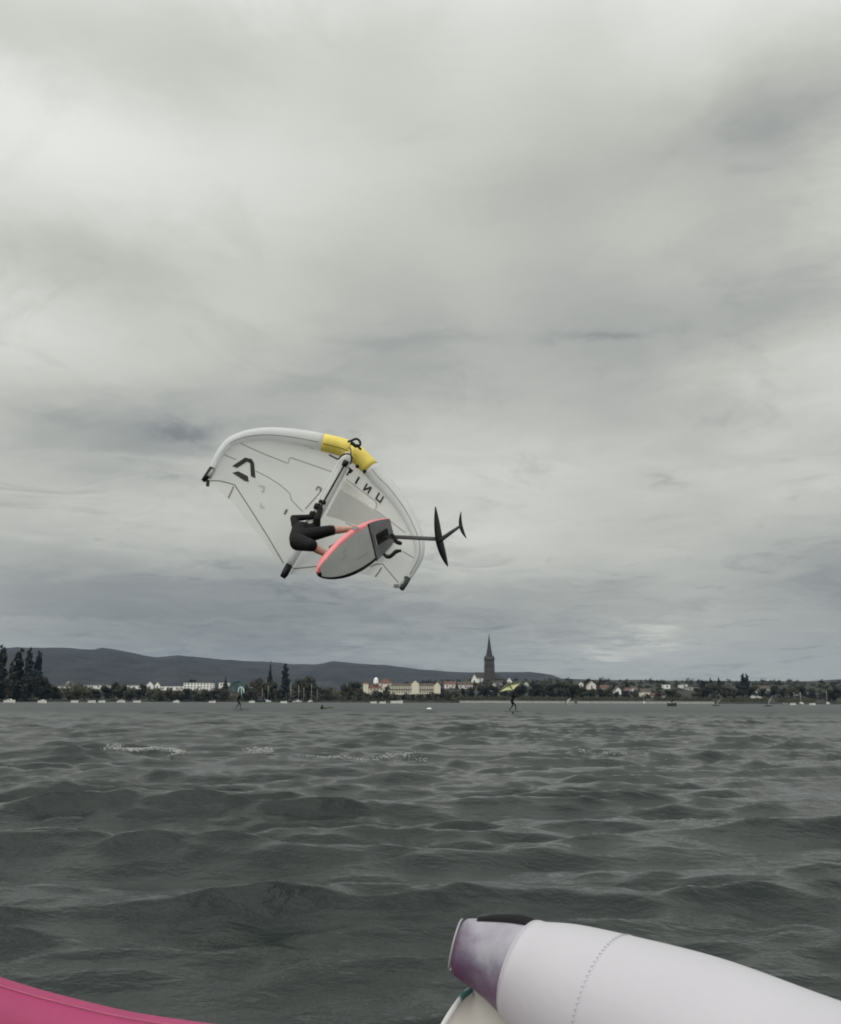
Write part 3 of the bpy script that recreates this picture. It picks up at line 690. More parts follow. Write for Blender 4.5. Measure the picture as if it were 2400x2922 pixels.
tow = frustum('tower', cb.x, Yc, [(tw * 1.41, zg), (tw * 1.41, zc(1902)), (tw * 1.5, zc(1901.5)), (tw * 1.5, zc(1900)), (tw * 1.36, zc(1899.5)), (tw * 1.36, zc(1882))], 4, math.pi / 4, WALL['stone'], ch)
for dx in (-.55, .55):
    for v0, v1 in ((1886, 1897), (1905, 1915)):
        MB().box((cb.x + dx * tw - tw * .2, Yc - tw * 1.01 - .3, zc(v1)), (cb.x + dx * tw + tw * .2, Yc - tw * .93, zc(v0))).out('belfry_window', m_pane, tow, False)
frustum('spire_base', cb.x, Yc, [(tw * 1.30, zc(1882) + .05), (tw * .62, zc(1872))], 8, math.pi / 8, ROOF['dark'], ch)
frustum('spire', cb.x, Yc, [(tw * .72, zc(1873)), (tw * .42, zc(1850)), (tw * .04, zc(1812))], 8, math.pi / 8, ROOF['dark'], ch)
mb = MB(); mb.tube([(cb.x, Yc, zc(1813)), (cb.x, Yc, zc(1807))], .12, 6); mb.box((cb.x - .7, Yc - .1, zc(1810)), (cb.x + .7, Yc + .1, zc(1809.4))); mb.out('cross', ROOF['dark'], ch, False)
for sx in (-1, 1):
    for sy in (-1, 1):
        frustum('pinnacle', cb.x + sx * tw * .82, Yc + sy * tw * .82, [(tw * .24, zc(1884)), (tw * .24, zc(1878)), (.05, zc(1870))], 4, math.pi / 4, ROOF['dark'], ch)
xa = at(1383, 1925, Yc).x; xb = at(1442, 1925, Yc).x; xl = at(1352, 1925, Yc).x
MB().box((xl, Yc + 2, zg), (xb, Yc + 20, zc(1938))).out('nave_wall', WALL['stone'], ch, False)
V = [(xl - .5, Yc + 1.5, zc(1938)), (xb + .5, Yc + 1.5, zc(1938)), (xb + .5, Yc + 20.5, zc(1938)), (xl - .5, Yc + 20.5, zc(1938)), (xl + 2, Yc + 11, zc(1917)), (xb - 8, Yc + 11, zc(1919))]
build('nave_roof', V, [(0, 1, 5, 4), (2, 3, 4, 5), (1, 2, 5), (3, 0, 4), (0, 3, 2, 1)], ROOF['dark'], ch, False)
for i in range(5):
    x = xa + (xb - xa) * (i + 1.2) / 6
    MB().box((x - .6, Yc + 1.9, zc(1950)), (x + .6, Yc + 1.99, zc(1940))).out('nave_window', m_pane, ch, False)

# pale pointed tent on the shore
tp = ground_point(2162, 1993)
r = thing('tent', tp, 'pale pointed tent standing on the shore behind the right hedge', 'tent')
a = at(2147, 1992, tp.y).x; b = at(2180, 1992, tp.y).x; hz = at(2160, 1960, tp.y).z; cx = at(2161, 1990, tp.y).x; hw_ = (b - a) / 2
frustum('canopy', cx, tp.y + hw_, [(hw_ * 1.3, at(2162, 1992, tp.y).z), (hw_ * .75, at(2162, 1984, tp.y).z), (hw_ * .36, at(2162, 1973, tp.y).z), (.1, hz)], 8, .39, mat('tent_cloth', (.5, .48, .45), (.44, .42, .40), .9, .5), r)
MB().tube([(cx, tp.y + hw_, tp.z - 1), (cx, tp.y + hw_, hz + .5)], .08, 6).out('pole', m_trim, r)

# ------------------------------------------------------------------ boats
m_hull = mat('boat_white', (.80, .80, .76), (.70, .70, .67), .35, 1.5)
m_bdark = mat('boat_dark', (.05, .055, .06), (.03, .033, .036), .4, 1.5)
m_glass = mat('boat_glass', (.03, .035, .04), (.02, .025, .03), .1, 2)
m_alu = mat('mast_metal', (.62, .62, .60), (.55, .55, .53), .4, 3)
m_sailcov = mat('sail_cover', (.10, .14, .20), (.07, .09, .14), .8, 3)
def hull(mb, L, B, Hh, z=0):
    n = 9; V = []; Fc = []
    for i in range(n):
        t = i / (n - 1); w = B / 2 * (1 - max(0, (t - .45) / .55) ** 2.2) * (.86 + .14 * min(1, t * 3)); w = max(w, .03); sh = Hh * (1 + .28 * t * t)
        x = (t - .5) * L
        V += [(x, -w, z + sh), (x, -w * .82, z + .12), (x * .97, 0, z - .22 + .25 * max(0, t - .7)), (x, w * .82, z + .12), (x, w, z + sh)]
    for i in range(n - 1):
        for j in range(4): Fc.append((i * 5 + j, i * 5 + j + 1, (i + 1) * 5 + j + 1, (i + 1) * 5 + j))
        Fc.append((i * 5, (i + 1) * 5, (i + 1) * 5 + 4, i * 5 + 4))
    Fc.append((0, 4, 3, 2, 1)); Fc.append(tuple((n - 1) * 5 + j for j in range(5)))
    mb.add(V, Fc); return mb
def place(root, x, y, rz): root.location = (x, y, 0); root.rotation_euler = (0, 0, rz)
def motorboat(u, v, wpx, label, group, hm=None, rz=0.0, cabin=True, Y=None):
    Y = Y or (shore_y(u) * .56 + random.uniform(-15, 15)); p = at(u, v, Y)
    L = max(2.6, wpx / FPX * Y)
    root = thing('motorboat', (0, 0, 0), label, 'boat', group)
    Hh = max(.8, L * .22)
    h = hull(MB(), L, L * .34, Hh).out('hull', hm or m_hull, root, False)
    MB().box((-L * .49, -L * .165, Hh + .02), (L * .2, L * .165, Hh + .07)).out('gunwale', m_trim, root, False)
    if cabin:
        c = MB(); z0 = Hh + .04; z1 = z0 + L * .13
        c.add([(-L * .18, -L * .12, z0), (L * .22, -L * .11, z0), (L * .22, L * .11, z0), (-L * .18, L * .12, z0), (-L * .16, -L * .10, z1), (L * .10, -L * .09, z1), (L * .10, L * .09, z1), (-L * .16, L * .10, z1)],
              [(4, 5, 6, 7), (0, 1, 5, 4), (1, 2, 6, 5), (2, 3, 7, 6), (3, 0, 4, 7)])
        cb_ = c.out('cabin', hm or m_hull, root, False)
        MB().box((-L * .14, -L * .122, z0 + L * .04), (L * .08, -L * .112, z1 - L * .02)).out('window', m_glass, cb_, False)
    MB().box((-L * .53, -.18, .15), (-L * .49, .18, Hh + .25)).out('outboard_motor', m_bdark, root, False)
    place(root, p.x, Y, rz); return root
def sailboat(u, vtop, v, label, group, L=7., hm=None, rz=0.3):
    Y = shore_y(u) - random.uniform(4, 12); p = at(u, v, Y); h = at(u, vtop, Y).z
    root = thing('sailboat', (0, 0, 0), label, 'sailboat', group)
    hull(MB(), L, L * .3, .9).out('hull', hm or m_hull, root, False)
    MB().box((-L * .1, -L * .1, .95), (L * .22, L * .1, 1.45)).out('cabin', hm or m_hull, root, False)
    m_ = MB().tube([(L * .08, 0, .9), (L * .08, 0, h)], [.11, .07], 7).out('mast', m_alu, root)
    MB().tube([(L * .08, 0, 1.9), (-L * .38, 0, 1.9)], .09, 7).out('boom', m_alu, root)
    MB().tube([(L * .05, 0, 2.08), (-L * .15, 0, 2.12), (-L * .36, 0, 2.04)], [.13, .19, .1], 8).out('furled_sail', m_sailcov, root)
    MB().tube([(L * .47, 0, 1.2), (L * .08, 0, h * .95)], .02, 4).out('forestay', m_alu, root)
    place(root, p.x, Y, rz); return root
GB = 'boats moored along the left shore'
for u, v, w, lab, cab in [(28, 2000, 31, 'widest white boat moored below the tall poplars at the left edge', True),
                          (121, 2001, 23, 'white boat moored right of the poplars, second from the left edge', True),
                          (213, 2002, 18, 'white boat moored in front of the small low white house', False),
                          (262, 2002, 20, 'low white boat moored below a slanting pale one', False),
                          (291, 2003, 12, 'smallest white boat of the left shore, between two wider ones', False),
                          (391, 2003, 20, 'flat white boat moored right of the large dark round tree', False),
                          (503, 2004, 15, 'short white boat moored alone below the low flat-roofed hall', True),
                          (606, 1999, 14, 'white boat at the bank just left of the teal wing', False),
                          (719, 1994, 12, 'bright white little boat right of the teal wing', True),
                          (810, 2000, 18, 'low pale boat below the columnar conifer', False),
                          (1066, 2006, 16, 'pale low boat in front of the cream villa', False),
                          (1092, 2006, 14, 'short pale boat between the villa and the long white boat', False),
                          (1132, 2007, 34, 'long low white boat below the left end of the long cream building', False)]:
    motorboat(u, v, w, lab, GB if u < 700 else None, cabin=cab, rz=random.uniform(-.12, .12), Y=None)
motorboat(346, 1994, 22, 'white boat with dark underside tilted on the bank under the large dark tree', GB, rz=.2)
motorboat(258, 1988, 17, 'white boat lying higher on the bank above the other moored boats', GB, rz=-.2, Y=shore_y(258) + 20)
motorboat(548, 1985, 19, 'white boat laid up on the bank in front of the big white block', GB, rz=-.1, Y=shore_y(548) + 25)
GS = 'sailboats in the small harbour'
for i, (u, vt, lab) in enumerate([(745, 1962, 'moored sailboat with bare mast, leftmost in the harbour'), (762, 1955, 'moored sailboat with bare mast below the pointed conifer'),
                                  (828, 1948, 'moored sailboat with slightly leaning pale mast right of the columnar conifer'), (849, 1955, 'moored sailboat with bare mast left of the biggest harbour tree'),
                                  (866, 1962, 'moored sailboat with short mast before the biggest harbour tree'), (887, 1950, 'moored sailboat with the thickest pale mast before the biggest harbour tree'),
                                  (905, 1968, 'moored sailboat with short mast, rightmost in the harbour')]):
    sailboat(u, vt, 2003, lab, GS, L=random.uniform(5.5, 7.5), rz=random.choice([1.3, 1.7, .4]), hm=m_hull if i % 2 else m_bdark)
sailboat(1838, 1972, 2008, 'moored boat with a pale mast before the yellowish house', None, 6, rz=1.4)
sailboat(2287, 1974, 2012, 'moored sailboat with a broad pale mast near the right end of the hedge', None, 6.5, rz=1.5)
sailboat(2362, 1972, 2012, 'moored sailboat with grey mast by the dark trees at the right edge', None, 6.5, rz=1.4)
motorboat(2262, 2011, 11, 'tiny white boat left of the broad pale mast', None, cabin=False)
motorboat(2240, 2011, 9, 'tiny greyish dinghy furthest left of the small boats at the right', None, cabin=False, hm=mat('dinghy_grey', (.3, .3, .29), (.25, .25, .24), .6))
motorboat(2318, 2010, 18, 'pale low boat between the two masts at the right', None, cabin=False)

# buoy
bp = on_level(1225, 2022, .1)
r = thing('buoy', (bp.x, bp.y, 0), 'small white buoy floating in front of the long cream building', 'buoy')
s_ = bp.y / FPX
MB().ball((bp.x, bp.y, .05), (8 * s_, 8 * s_, 3.4 * s_), 14, 8).out('float', m_hull, r)
MB().tube([(bp.x, bp.y, .1), (bp.x, bp.y, .05 + 4.6 * s_)], [.35 * s_ * 2, .2 * s_ * 2], 8).out('ring', m_bdark, r)

# ------------------------------------------------------------------ people helpers
m_skin = mat('skin', (.56, .36, .28), (.46, .28, .21), .55, 14)
m_suit = mat('wetsuit', (.011, .011, .013), (.006, .006, .007), .7, 30, spec=.18, bump=.15, bscale=120)
m_seam = mat('wetsuit_seam', (.028, .028, .031), None, .5, 20)
m_hair = mat('hair', (.020, .014, .010), (.010, .007, .005), .6, 60, bump=.5, bscale=150)
m_black = mat('black_plastic', (.012, .012, .013), (.008, .008, .009), .5, 8, spec=.25)
m_carbon = mat('carbon', (.012, .012, .013), (.008, .008, .009), .4, 20, spec=.3)
def small_rider(root, S, suit=m_suit, facing=1):
    """a standing, slightly crouched rider, S metres tall, feet at the root, arms reaching up and forward"""
    O = ORG[root.name]; q = lambda x, y, z: O + Vector((x * facing, y, z)) * S
    hip = [(q(.02, -.05, .48)), (q(.02, .05, .48))]
    C = [(q(-.02, 0, .50), .085 * S, q(.03, 0, .64), .08 * S), (q(.03, 0, .64), .08 * S, q(.08, 0, .78), .095 * S), (q(.09, 0, .83), .035 * S, q(.11, 0, .90), .035 * S), (q(.125, 0, .925), .055 * S, q(.13, 0, .95), .058 * S)]
    for sgn, fx in ((-1, .16), (1, -.17)):
        h = q(-.02, sgn * .05, .49); kn = q(.10 + fx * .4, sgn * .09, .27); an = q(fx, sgn * .06, .04); toe = q(fx + .09, sgn * .07, .015)
        C += [(h, .055 * S, kn, .038 * S), (kn, .037 * S, an, .022 * S), (an, .022 * S, toe, .016 * S)]
        sh = q(.08, sgn * .11, .79); eb = q(.20, sgn * .12, .76); hd = q(.30, sgn * .06, .88)
        C += [(sh, .034 * S, eb, .026 * S), (eb, .025 * S, hd, .018 * S), (hd, .018 * S, q(.32, sgn * .05, .91), .014 * S)]
    capsules('body', C, suit, root, .018 * S, 1)
    MB().ball(q(.12, 0, .955), (.06 * S, .058 * S, .055 * S), 10, 7).out('hair', m_hair, root)

# ------------------------------------------------------------------ the other wing foilers and windsurfers
def mini_wing(root, pts_le, tail, r0, cl, mt):                 # an inflatable hand wing from its leading edge line and tail point
    L = spline(pts_le, 21); n = len(L); mid = L[n // 2]
    MB().tube([Vector(p) for p in L], [r0 * (1 - .6 * abs(2 * i / (n - 1) - 1)) for i in range(n)], 10).out('leading_edge', mt, root)
    G = []
    for i, p in enumerate(L):
        s = abs(2 * i / (n - 1) - 1); e_ = Vector(tail) * (1 - s) + Vector(p) * s
        G.append([Vector(p).lerp(e_, t) + Vector((0, .22 * math.sin(math.pi * t) * (1 - s), 0)) for t in np.linspace(0, 1, 9)])
    MB().grid(G).out('canopy', cl, root)
    MB().tube([Vector(mid), Vector(mid).lerp(Vector(tail), .5) - Vector((0, .12, 0)), Vector(tail)], [r0 * .6, r0 * .5, r0 * .25], 8).out('strut', mt, root)
def foil_board(root, c, ax, L=1.5):
    ax = Vector(ax).normalized(); wd = Vector((0, 0, 1)).cross(ax).normalized(); up = ax.cross(wd)
    V = []; Fc = []; n = 11
    for i in range(n):
        t = i / (n - 1); w = .3 * max(.05, math.sin(math.pi * min(1, t * 1.15 + .02)) ** .5) if t < .8 else .25
        for a, b in ((-1, 0), (-.8, .06), (.8, .06), (1, 0), (.8, -.05), (-.8, -.05)): V.append(Vector(c) + ax * (t - .5) * L + wd * w * a + up * b)
    for i in range(n - 1):
        for j in range(6): Fc.append((i * 6 + j, i * 6 + (j + 1) % 6, (i + 1) * 6 + (j + 1) % 6, (i + 1) * 6 + j))
    Fc += [tuple(range(6)), tuple((n - 1) * 6 + j for j in range(6))[::-1]]
    build('hull', V, Fc, mat('board_far', (.13, .13, .13), None, .5), root)
    MB().box(Vector(c) + Vector((-.06, -.01, -.75)), Vector(c) + Vector((.06, .01, -.05))).out('mast', m_carbon, root, False)
    MB().box(Vector(c) + Vector((-.4, -.1, -.78)), Vector(c) + Vector((.3, .1, -.752))).out('foil_wing', m_carbon, root, False)
m_lime = cloth('lime_cloth', (.97, .98, .62), (.92, .94, .54), .35, .0)
m_limet = mat('lime_tube', (.10, .12, .05), (.06, .07, .03), .5)
m_teal = cloth('teal_cloth', (.16, .24, .25), (.11, .17, .18), .5, .12)
m_tealt = mat('teal_tube', (.45, .55, .55), (.30, .42, .42), .5)
# yellow-green wing
Yw = 84.0
fb = at(1463, 2024, Yw)
r = thing('foil_board', (fb.x, Yw, 0), 'short foil board under the rider with the yellow-green wing', 'board')
foil_board(r, (fb.x, Yw, .22), (1, .3, 0), 1.5)
r = thing('person', (fb.x - .02, Yw, .28), 'distant rider in black standing beneath the yellow-green wing', 'person')
small_rider(r, 1.72)
r = thing('hand_wing', tuple(at(1462, 1980, Yw - .3)), 'yellow-green hand wing held by the distant rider below the church', 'hand wing')
mini_wing(r, [at(1424, 1976, Yw - .9), at(1440, 1960, Yw - .3), at(1458, 1951, Yw), at(1474, 1950, Yw), at(1487, 1947, Yw - .7)], at(1466, 1974, Yw - .3), .11, m_lime, m_limet)
# teal wing
Yt = 105.0
fb = at(686, 2009, Yt)
r = thing('foil_board', (fb.x, Yt, 0), 'white foil board with spray under the rider of the teal wing', 'board')
foil_board(r, (fb.x + .1, Yt, .18), (1, .2, .06), 1.9)
r = thing('person', (fb.x - .25, Yt, .25), 'distant rider in black leaning back under the teal wing', 'person')
small_rider(r, 1.7, facing=1)
r = thing('hand_wing', tuple(at(682, 1960, Yt - .4)), 'dark teal hand wing with pale edge, in front of the left town', 'hand wing')
mini_wing(r, [at(652, 1975, Yt - 1.1), at(660, 1952, Yt - .4), at(676, 1943, Yt), at(690, 1946, Yt - .2), at(700, 1962, Yt - 1.0)], at(676, 1980, Yt - .4), .12, m_teal, m_teal)
r = thing('hand_wing', tuple(at(690, 1975, Yt - 3)), 'pale teal ring-shaped wing close to the rider of the teal wing', 'hand wing')
mini_wing(r, [at(680, 1976, Yt - 3), at(681, 1966, Yt - 2.7), at(688, 1962, Yt - 2.6), at(695, 1967, Yt - 2.7), at(696, 1978, Yt - 3)], at(690, 1990, Yt - 2.9), .1, m_teal, m_tealt)
# someone lying in the water beside a floating wing
Yp = 125.0
p_ = at(920, 2014, Yp)
r = thing('person', (p_.x, Yp, 0), 'swimmer low in the water beside a half-sunk dark wing', 'person')
O = Vector((at(918, 2012, Yp).x, Yp, 0))
capsules('body', [(O + Vector((0, 0, -.1)), .2, O + Vector((.05, 0, .22)), .19), (O + Vector((.06, 0, .34)), .07, O + Vector((.08, 0, .46)), .1), (O + Vector((.15, -.1, .22)), .07, O + Vector((.45, -.2, .12)), .05), (O + Vector((.45, -.2, .12)), .05, O + Vector((.7, -.25, .2)), .04)], m_suit, r, .025, 1)
MB().ball(O + Vector((.07, .02, .5)), .1, 10, 7).out('hair', m_hair, r)
r = thing('hand_wing', (O.x + .9, Yp, 0), 'dark half-sunk wing floating beside the swimmer', 'hand wing')
mini_wing(r, [O + Vector((.4, -.3, .02)), O + Vector((.9, 0, .22)), O + Vector((1.4, .1, .30)), O + Vector((1.7, -.2, .08))], O + Vector((1.1, -.8, .05)), .08, cloth('greenish_cloth', (.10, .12, .11), (.07, .09, .08), .4, 0), m_limet)
# windsurfers
def windsurfer(u, vfoot, utop, vtop, Y, uclew, vclew, label, sail_c, hullc, dark=True):
    f_ = at(u, vfoot, Y); O = Vector((f_.x, Y, 0))
    r = thing('windsurfer_board', O, 'narrow board ' + label, 'board')
    hull(mbx := MB(), 2.6, .65, .14, .05); build('hull', [v + O for v in mbx.V], mbx.F, hullc, r, False)
    MB().box(O + Vector((-1.2, -.02, -.3)), O + Vector((-1.0, .02, .02))).out('fin', m_bdark, r, False)
    s = thing('windsurf_sail', O + Vector((.1, 0, .2)), 'sail ' + label, 'sail')
    a = O + Vector((.1, 0, .2)); b = at(utop, vtop, Y); c = at(uclew, vclew, Y)
    G = [[a.lerp(b, t).lerp(c.lerp(b, t), q) + Vector((0, .25 * math.sin(math.pi * q) * (1 - t), 0)) for q in np.linspace(0, 1, 6)] for t in np.linspace(.03, 1, 10)]
    MB().grid(G).out('sail_cloth', sail_c, s)
    MB().tube([a, a.lerp(b, .5) + Vector((.03, 0, 0)), b], [.03, .025, .015], 7).out('mast', m_bdark, s)
    MB().tube([a.lerp(b, .32), a.lerp(b, .32).lerp(c, .5) - Vector((0, .25, 0)), c], .025, 6).out('boom', m_bdark, s)
    p = thing('person', O + Vector((-.35, -.15, .2)), 'small dark figure ' + label.replace('of the windsurfer', 'windsurfing'), 'person')
    small_rider(p, 1.55, facing=1 if uclew < u else 1)
m_sgrey = cloth('grey_sail', (.50, .50, .47), (.42, .42, .40), .5, .15)
m_swhite = cloth('white_sail', (.80, .80, .76), (.72, .72, .70), .5, .05)
windsurfer(1617, 2014, 1630, 1990, 330, 1612, 2003, 'of the windsurfer with the slim tilted white sail', m_swhite, m_hull)
windsurfer(2043, 2013, 2062, 1990, 300, 2046, 2004, 'of the windsurfer with the leaning grey sail below the two pointed conifers', m_sgrey, m_bdark)
windsurfer(2192, 2014, 2206, 1982, 280, 2188, 2006, 'of the windsurfer with the grey sail below the pale tent', m_sgrey, m_bdark)
# dark dinghy with one person
Yd_ = 260
p_ = at(1918, 2015, Yd_)
r = motorboat(1918, 2015, 16, 'small dark dinghy afloat before the gap in the right hedge', None, hm=m_bdark, cabin=False, Y=Yd_)
r = thing('person', (p_.x, Yd_, .35), 'dark figure standing in the small dark dinghy', 'person'); small_rider(r, 1.75)

# ------------------------------------------------------------------ the jumping rider's hand wing
YW = 13.2
def le_depth(s): return YW - .62 * abs(s) ** 1.7            # s = -1 left tip .. 1 right tip; the tips bow towards the rider
OUT = [(420, 990), (428, 975), (443, 938), (460, 913.5), (473, 902), (501, 889.5), (538, 882.5), (566.5, 881.6), (604, 884), (641.5, 889), (671.5, 895), (716.5, 906.5),
       (748.5, 924), (778.5, 953.5), (792.5, 971.5), (816.5, 997.5), (846.5, 1041.5), (866.5, 1083.5), (876.5, 1119.5), (874.5, 1149.5), (860.5, 1177.5), (836.5, 1211), (829, 1219)]
NL = 81
o2 = spline([(a, b) for a, b in OUT], NL)
icen = int(np.argmin((o2[:, 0] - 733) ** 2 + (o2[:, 1] - 914) ** 2))
S_ = np.where(np.arange(NL) <= icen, (np.arange(NL) - icen) / icen, (np.arange(NL) - icen) / (NL - 1 - icen))
tan_ = np.gradient(o2, axis=0); tan_ /= np.linalg.norm(tan_, axis=1)[:, None]
nin = np.stack([-tan_[:, 1], tan_[:, 0]], -1)               # towards the inside of the wing
RPX = np.interp(np.abs(S_), [0, .25, .55, .85, 1], [19.5, 18, 13.5, 8.5, 5.5])
ctr = o2 + nin * RPX[:, None]
LE = [dat(ctr[i, 0], ctr[i, 1], le_depth(S_[i])) for i in range(NL)]
RLE = [RPX[i] * K / FPX * LE[i].y for i in range(NL)]
m_white = cloth('white_tube', (.92, .93, .94), (.86, .88, .89), .42, .12, 2.5)
m_yellow = mat('yellow_patch', (.90, .73, .15), (.80, .64, .12), .55, 6, bump=.1, bscale=60)
m_canopy = cloth('canopy_cloth', (.97, .98, .94), (.92, .93, .90), .46, .38, 2.5)
m_canopy2 = cloth('canopy_grey', (.62, .61, .57), (.57, .56, .53), .55, .42, 3)
m_window = cloth('canopy_clear', (.95, .95, .91), (.92, .92, .88), .35, .0, 3)
m_line = mat('seam_line', (.22, .225, .215), (.17, .17, .17), .7, 20)
m_faint = mat('faint_print', (.46, .46, .43), None, .7, 20)
m_print = mat('black_print', (.018, .018, .018), (.012, .012, .012), .6, 20)
wing = thing('hand_wing', LE[icen], 'white hand wing with yellow centre patch held by the jumping rider', 'hand wing')
iy0 = int(np.argmin(abs(o2[:, 0] - 669) + 2 * abs(o2[:, 1] - 895))); iy1 = int(np.argmin(abs(o2[:, 0] - 779) + abs(o2[:, 1] - 954)))
MB().tube(LE[1:iy0 + 1], RLE[1:iy0 + 1], 20).out('leading_edge', m_white, wing)
MB().tube(LE[iy1:NL - 1], RLE[iy1:NL - 1], 20).out('leading_edge', m_white, wing)
MB().tube([p for p in LE[iy0:icen + 1]], [x * 1.03 for x in RLE[iy0:icen + 1]], 20).out('nose_patch', m_yellow, wing)
MB().tube([p for p in LE[icen:iy1 + 1]], [x * 1.03 for x in RLE[icen:iy1 + 1]], 20).out('nose_patch', m_yellow, wing)
# seam along the tube, on the side towards the rider
def along(i0, i1, lift, off): return [LE[i] + (CAM - LE[i]).normalized() * RLE[i] * lift - CU * RLE[i] * off for i in range(i0, i1)]
mb = MB(); mb.tube(along(5, iy0, 1.0, .10), .006, 6); mb.out('seam', mat('tube_seam', (.30, .31, .31), None, .7), wing)
mb = MB(); mb.tube(along(iy0, icen, 1.03, .12), .006, 6); mb.out('seam', mat('yellow_seam', (.28, .21, .03), None, .6), wing)
mb = MB(); mb.tube(along(icen + 1, iy1, 1.03, .12), .006, 6); mb.out('seam', MATS['yellow_seam'], wing)
mb = MB(); mb.tube(along(iy1, NL - 4, 1.0, -.05), .008, 6); mb.out('seam', MATS['tube_seam'], wing)
# canopy
strut_top = dat(724, 930, YW - .06); strut_end = dat(588, 1184, YW - .30)
TEL = spline([(585, 1172), (566, 1148), (540, 1113), (514, 1080), (488, 1046), (470, 1029), (450, 1010), (427, 994)], icen + 1)
TER = spline([(598, 1186), (625, 1184), (651, 1181), (700, 1180), (752, 1186), (776, 1194), (804, 1206), (827, 1214)], NL - icen)
def te_depth(s): return (YW - .30) * (1 - abs(s)) + (YW - .62) * abs(s)
def patch(idx, TE):
    G = []
    for n_, i in enumerate(idx):
        a = LE[i]; s = S_[i]; b = dat(TE[n_, 0], TE[n_, 1], te_depth(s))
        chord = (b - a).length
        G.append([a.lerp(b, t) + Vector((0, 1, .1)) * (.10 * chord * math.sin(math.pi * t ** .8)) for t in np.linspace(0, 1, 25)])
    return G
GL = patch(list(range(icen, -1, -1)), TEL); GR = patch(list(range(icen, NL)), TER)
cl = MB().grid(GL).out('canopy', m_canopy, wing); crr = MB().grid(GR).out('canopy', m_canopy, wing)
mbx = MB().grid(GL); mbx.grid(GR)
CANOPY = BVHTree.FromPolygons([tuple(v) for v in mbx.V], mbx.F)
def hit(u, v, lift=.012):
    d = ray(u * K, v * K).normalized(); h_ = CANOPY.ray_cast(CAM, d)
    if h_[0] is None:
        h_ = CANOPY.find_nearest(dat(u, v, YW - .2)); return h_[0] - d * lift
    return h_[0] - d * lift
def seam(pts, wpx=1.35, m=m_line):
    P = []
    for (a, b), (c, d) in zip(pts[:-1], pts[1:]):
        n = max(2, int(math.hypot(c - a, d - b) / 5))
        P += [hit(a + (c - a) * t, b + (d - b) * t) for t in np.linspace(0, 1, n, endpoint=False)]
    P.append(hit(*pts[-1])); w = wpx * K / FPX * YW / 2; G = []
    for i, p in enumerate(P):
        t = (P[min(i + 1, len(P) - 1)] - P[max(i - 1, 0)]).normalized(); s = t.cross((CAM - p).normalized()).normalized() * w
        G.append([p - s, p + s])
    return MB().grid(G).out('seam', m, wing)
def decal(name, poly, m, lift=.014, cuts=0):
    bm = bmesh.new(); f = bm.faces.new([bm.verts.new((a, b, 0)) for a, b in poly])
    bmesh.ops.triangulate(bm, faces=[f])
    if cuts: bmesh.ops.subdivide_edges(bm, edges=bm.edges, cuts=cuts, use_grid_fill=True)
    bm.verts.ensure_lookup_table(); V = [hit(v.co.x, v.co.y, lift) for v in bm.verts]; Fc = [tuple(v.index for v in f.verts) for f in bm.faces]
    bm.free(); return build(name, V, Fc, m, wing, False)
Z1 = lambda P: [(397.8 + a * .1875, 853.5 + b * .1875) for a, b in P]
Z2 = lambda P: [(636.5 + a * .2, 853.5 + b * .2) for a, b in P]
seam(Z1([(500, 310), (560, 345), (800, 450), (1050, 550), (1060, 500), (1080, 485), (1300, 560), (1530, 640)]))
seam(Z1([(340, 450), (480, 510)])); seam(Z1([(690, 630), (830, 700), (970, 790), (1070, 880), (1085, 950), (1210, 1080)]))
seam(Z1([(190, 738), (300, 742), (400, 765), (462, 785), (640, 1060), (830, 1360), (1000, 1650)]), 2.0)
seam(Z1([(450, 800), (425, 860), (392, 930)]), 3.0); seam(Z1([(1240, 1050), (1400, 870), (1490, 760)]), 2.0)
seam(Z1([(1060, 1715), (1200, 1700), (1350, 1685), (1500, 1680)]), 2.0)
seam(Z2([(390, 680), (540, 790), (690, 900), (705, 930), (700, 970), (680, 990), (820, 1090), (1000, 1230)]))
seam(Z2([(380, 1130), (480, 1165), (560, 1200)])); seam(Z2([(970, 1420), (1090, 1490)])); seam(Z2([(640, 1580), (700, 1555), (765, 1552), (840, 1640), (930, 1750)]), 1.8)
seam(Z2([(755, 1590), (725, 1640), (690, 1685)]), 3.2)
seam(Z1([(880, 240), (882, 300)]), 2.2, m_faint); seam(Z1([(1130, 285), (1135, 345)]), 2.2, m_faint); seam(Z1([(1200, 335), (1330, 385)]), 4, m_faint); seam(Z1([(655, 250), (660, 290)]), 2.2, m_faint)
seam(Z1([(330, 345), (440, 335)]), 2.4, m_faint); seam(Z1([(1040, 1055), (1010, 1110)]), 4.5, mat('grey_print', (.11, .11, .105), None, .7, 20))
# clear window strip, grey panel and bright stripe on the right half
decal('grey_panel', Z2([(325, 775), (420, 830), (540, 905), (680, 1000), (800, 1085), (700, 1110), (560, 1165), (420, 1130), (300, 1085), (180, 1055)]), m_canopy2, .010, 3)
decal('clear_strip', Z2([(370, 690), (470, 765), (690, 935), (698, 960), (690, 985), (670, 985), (520, 875), (330, 770)]), m_window, .016, 1)
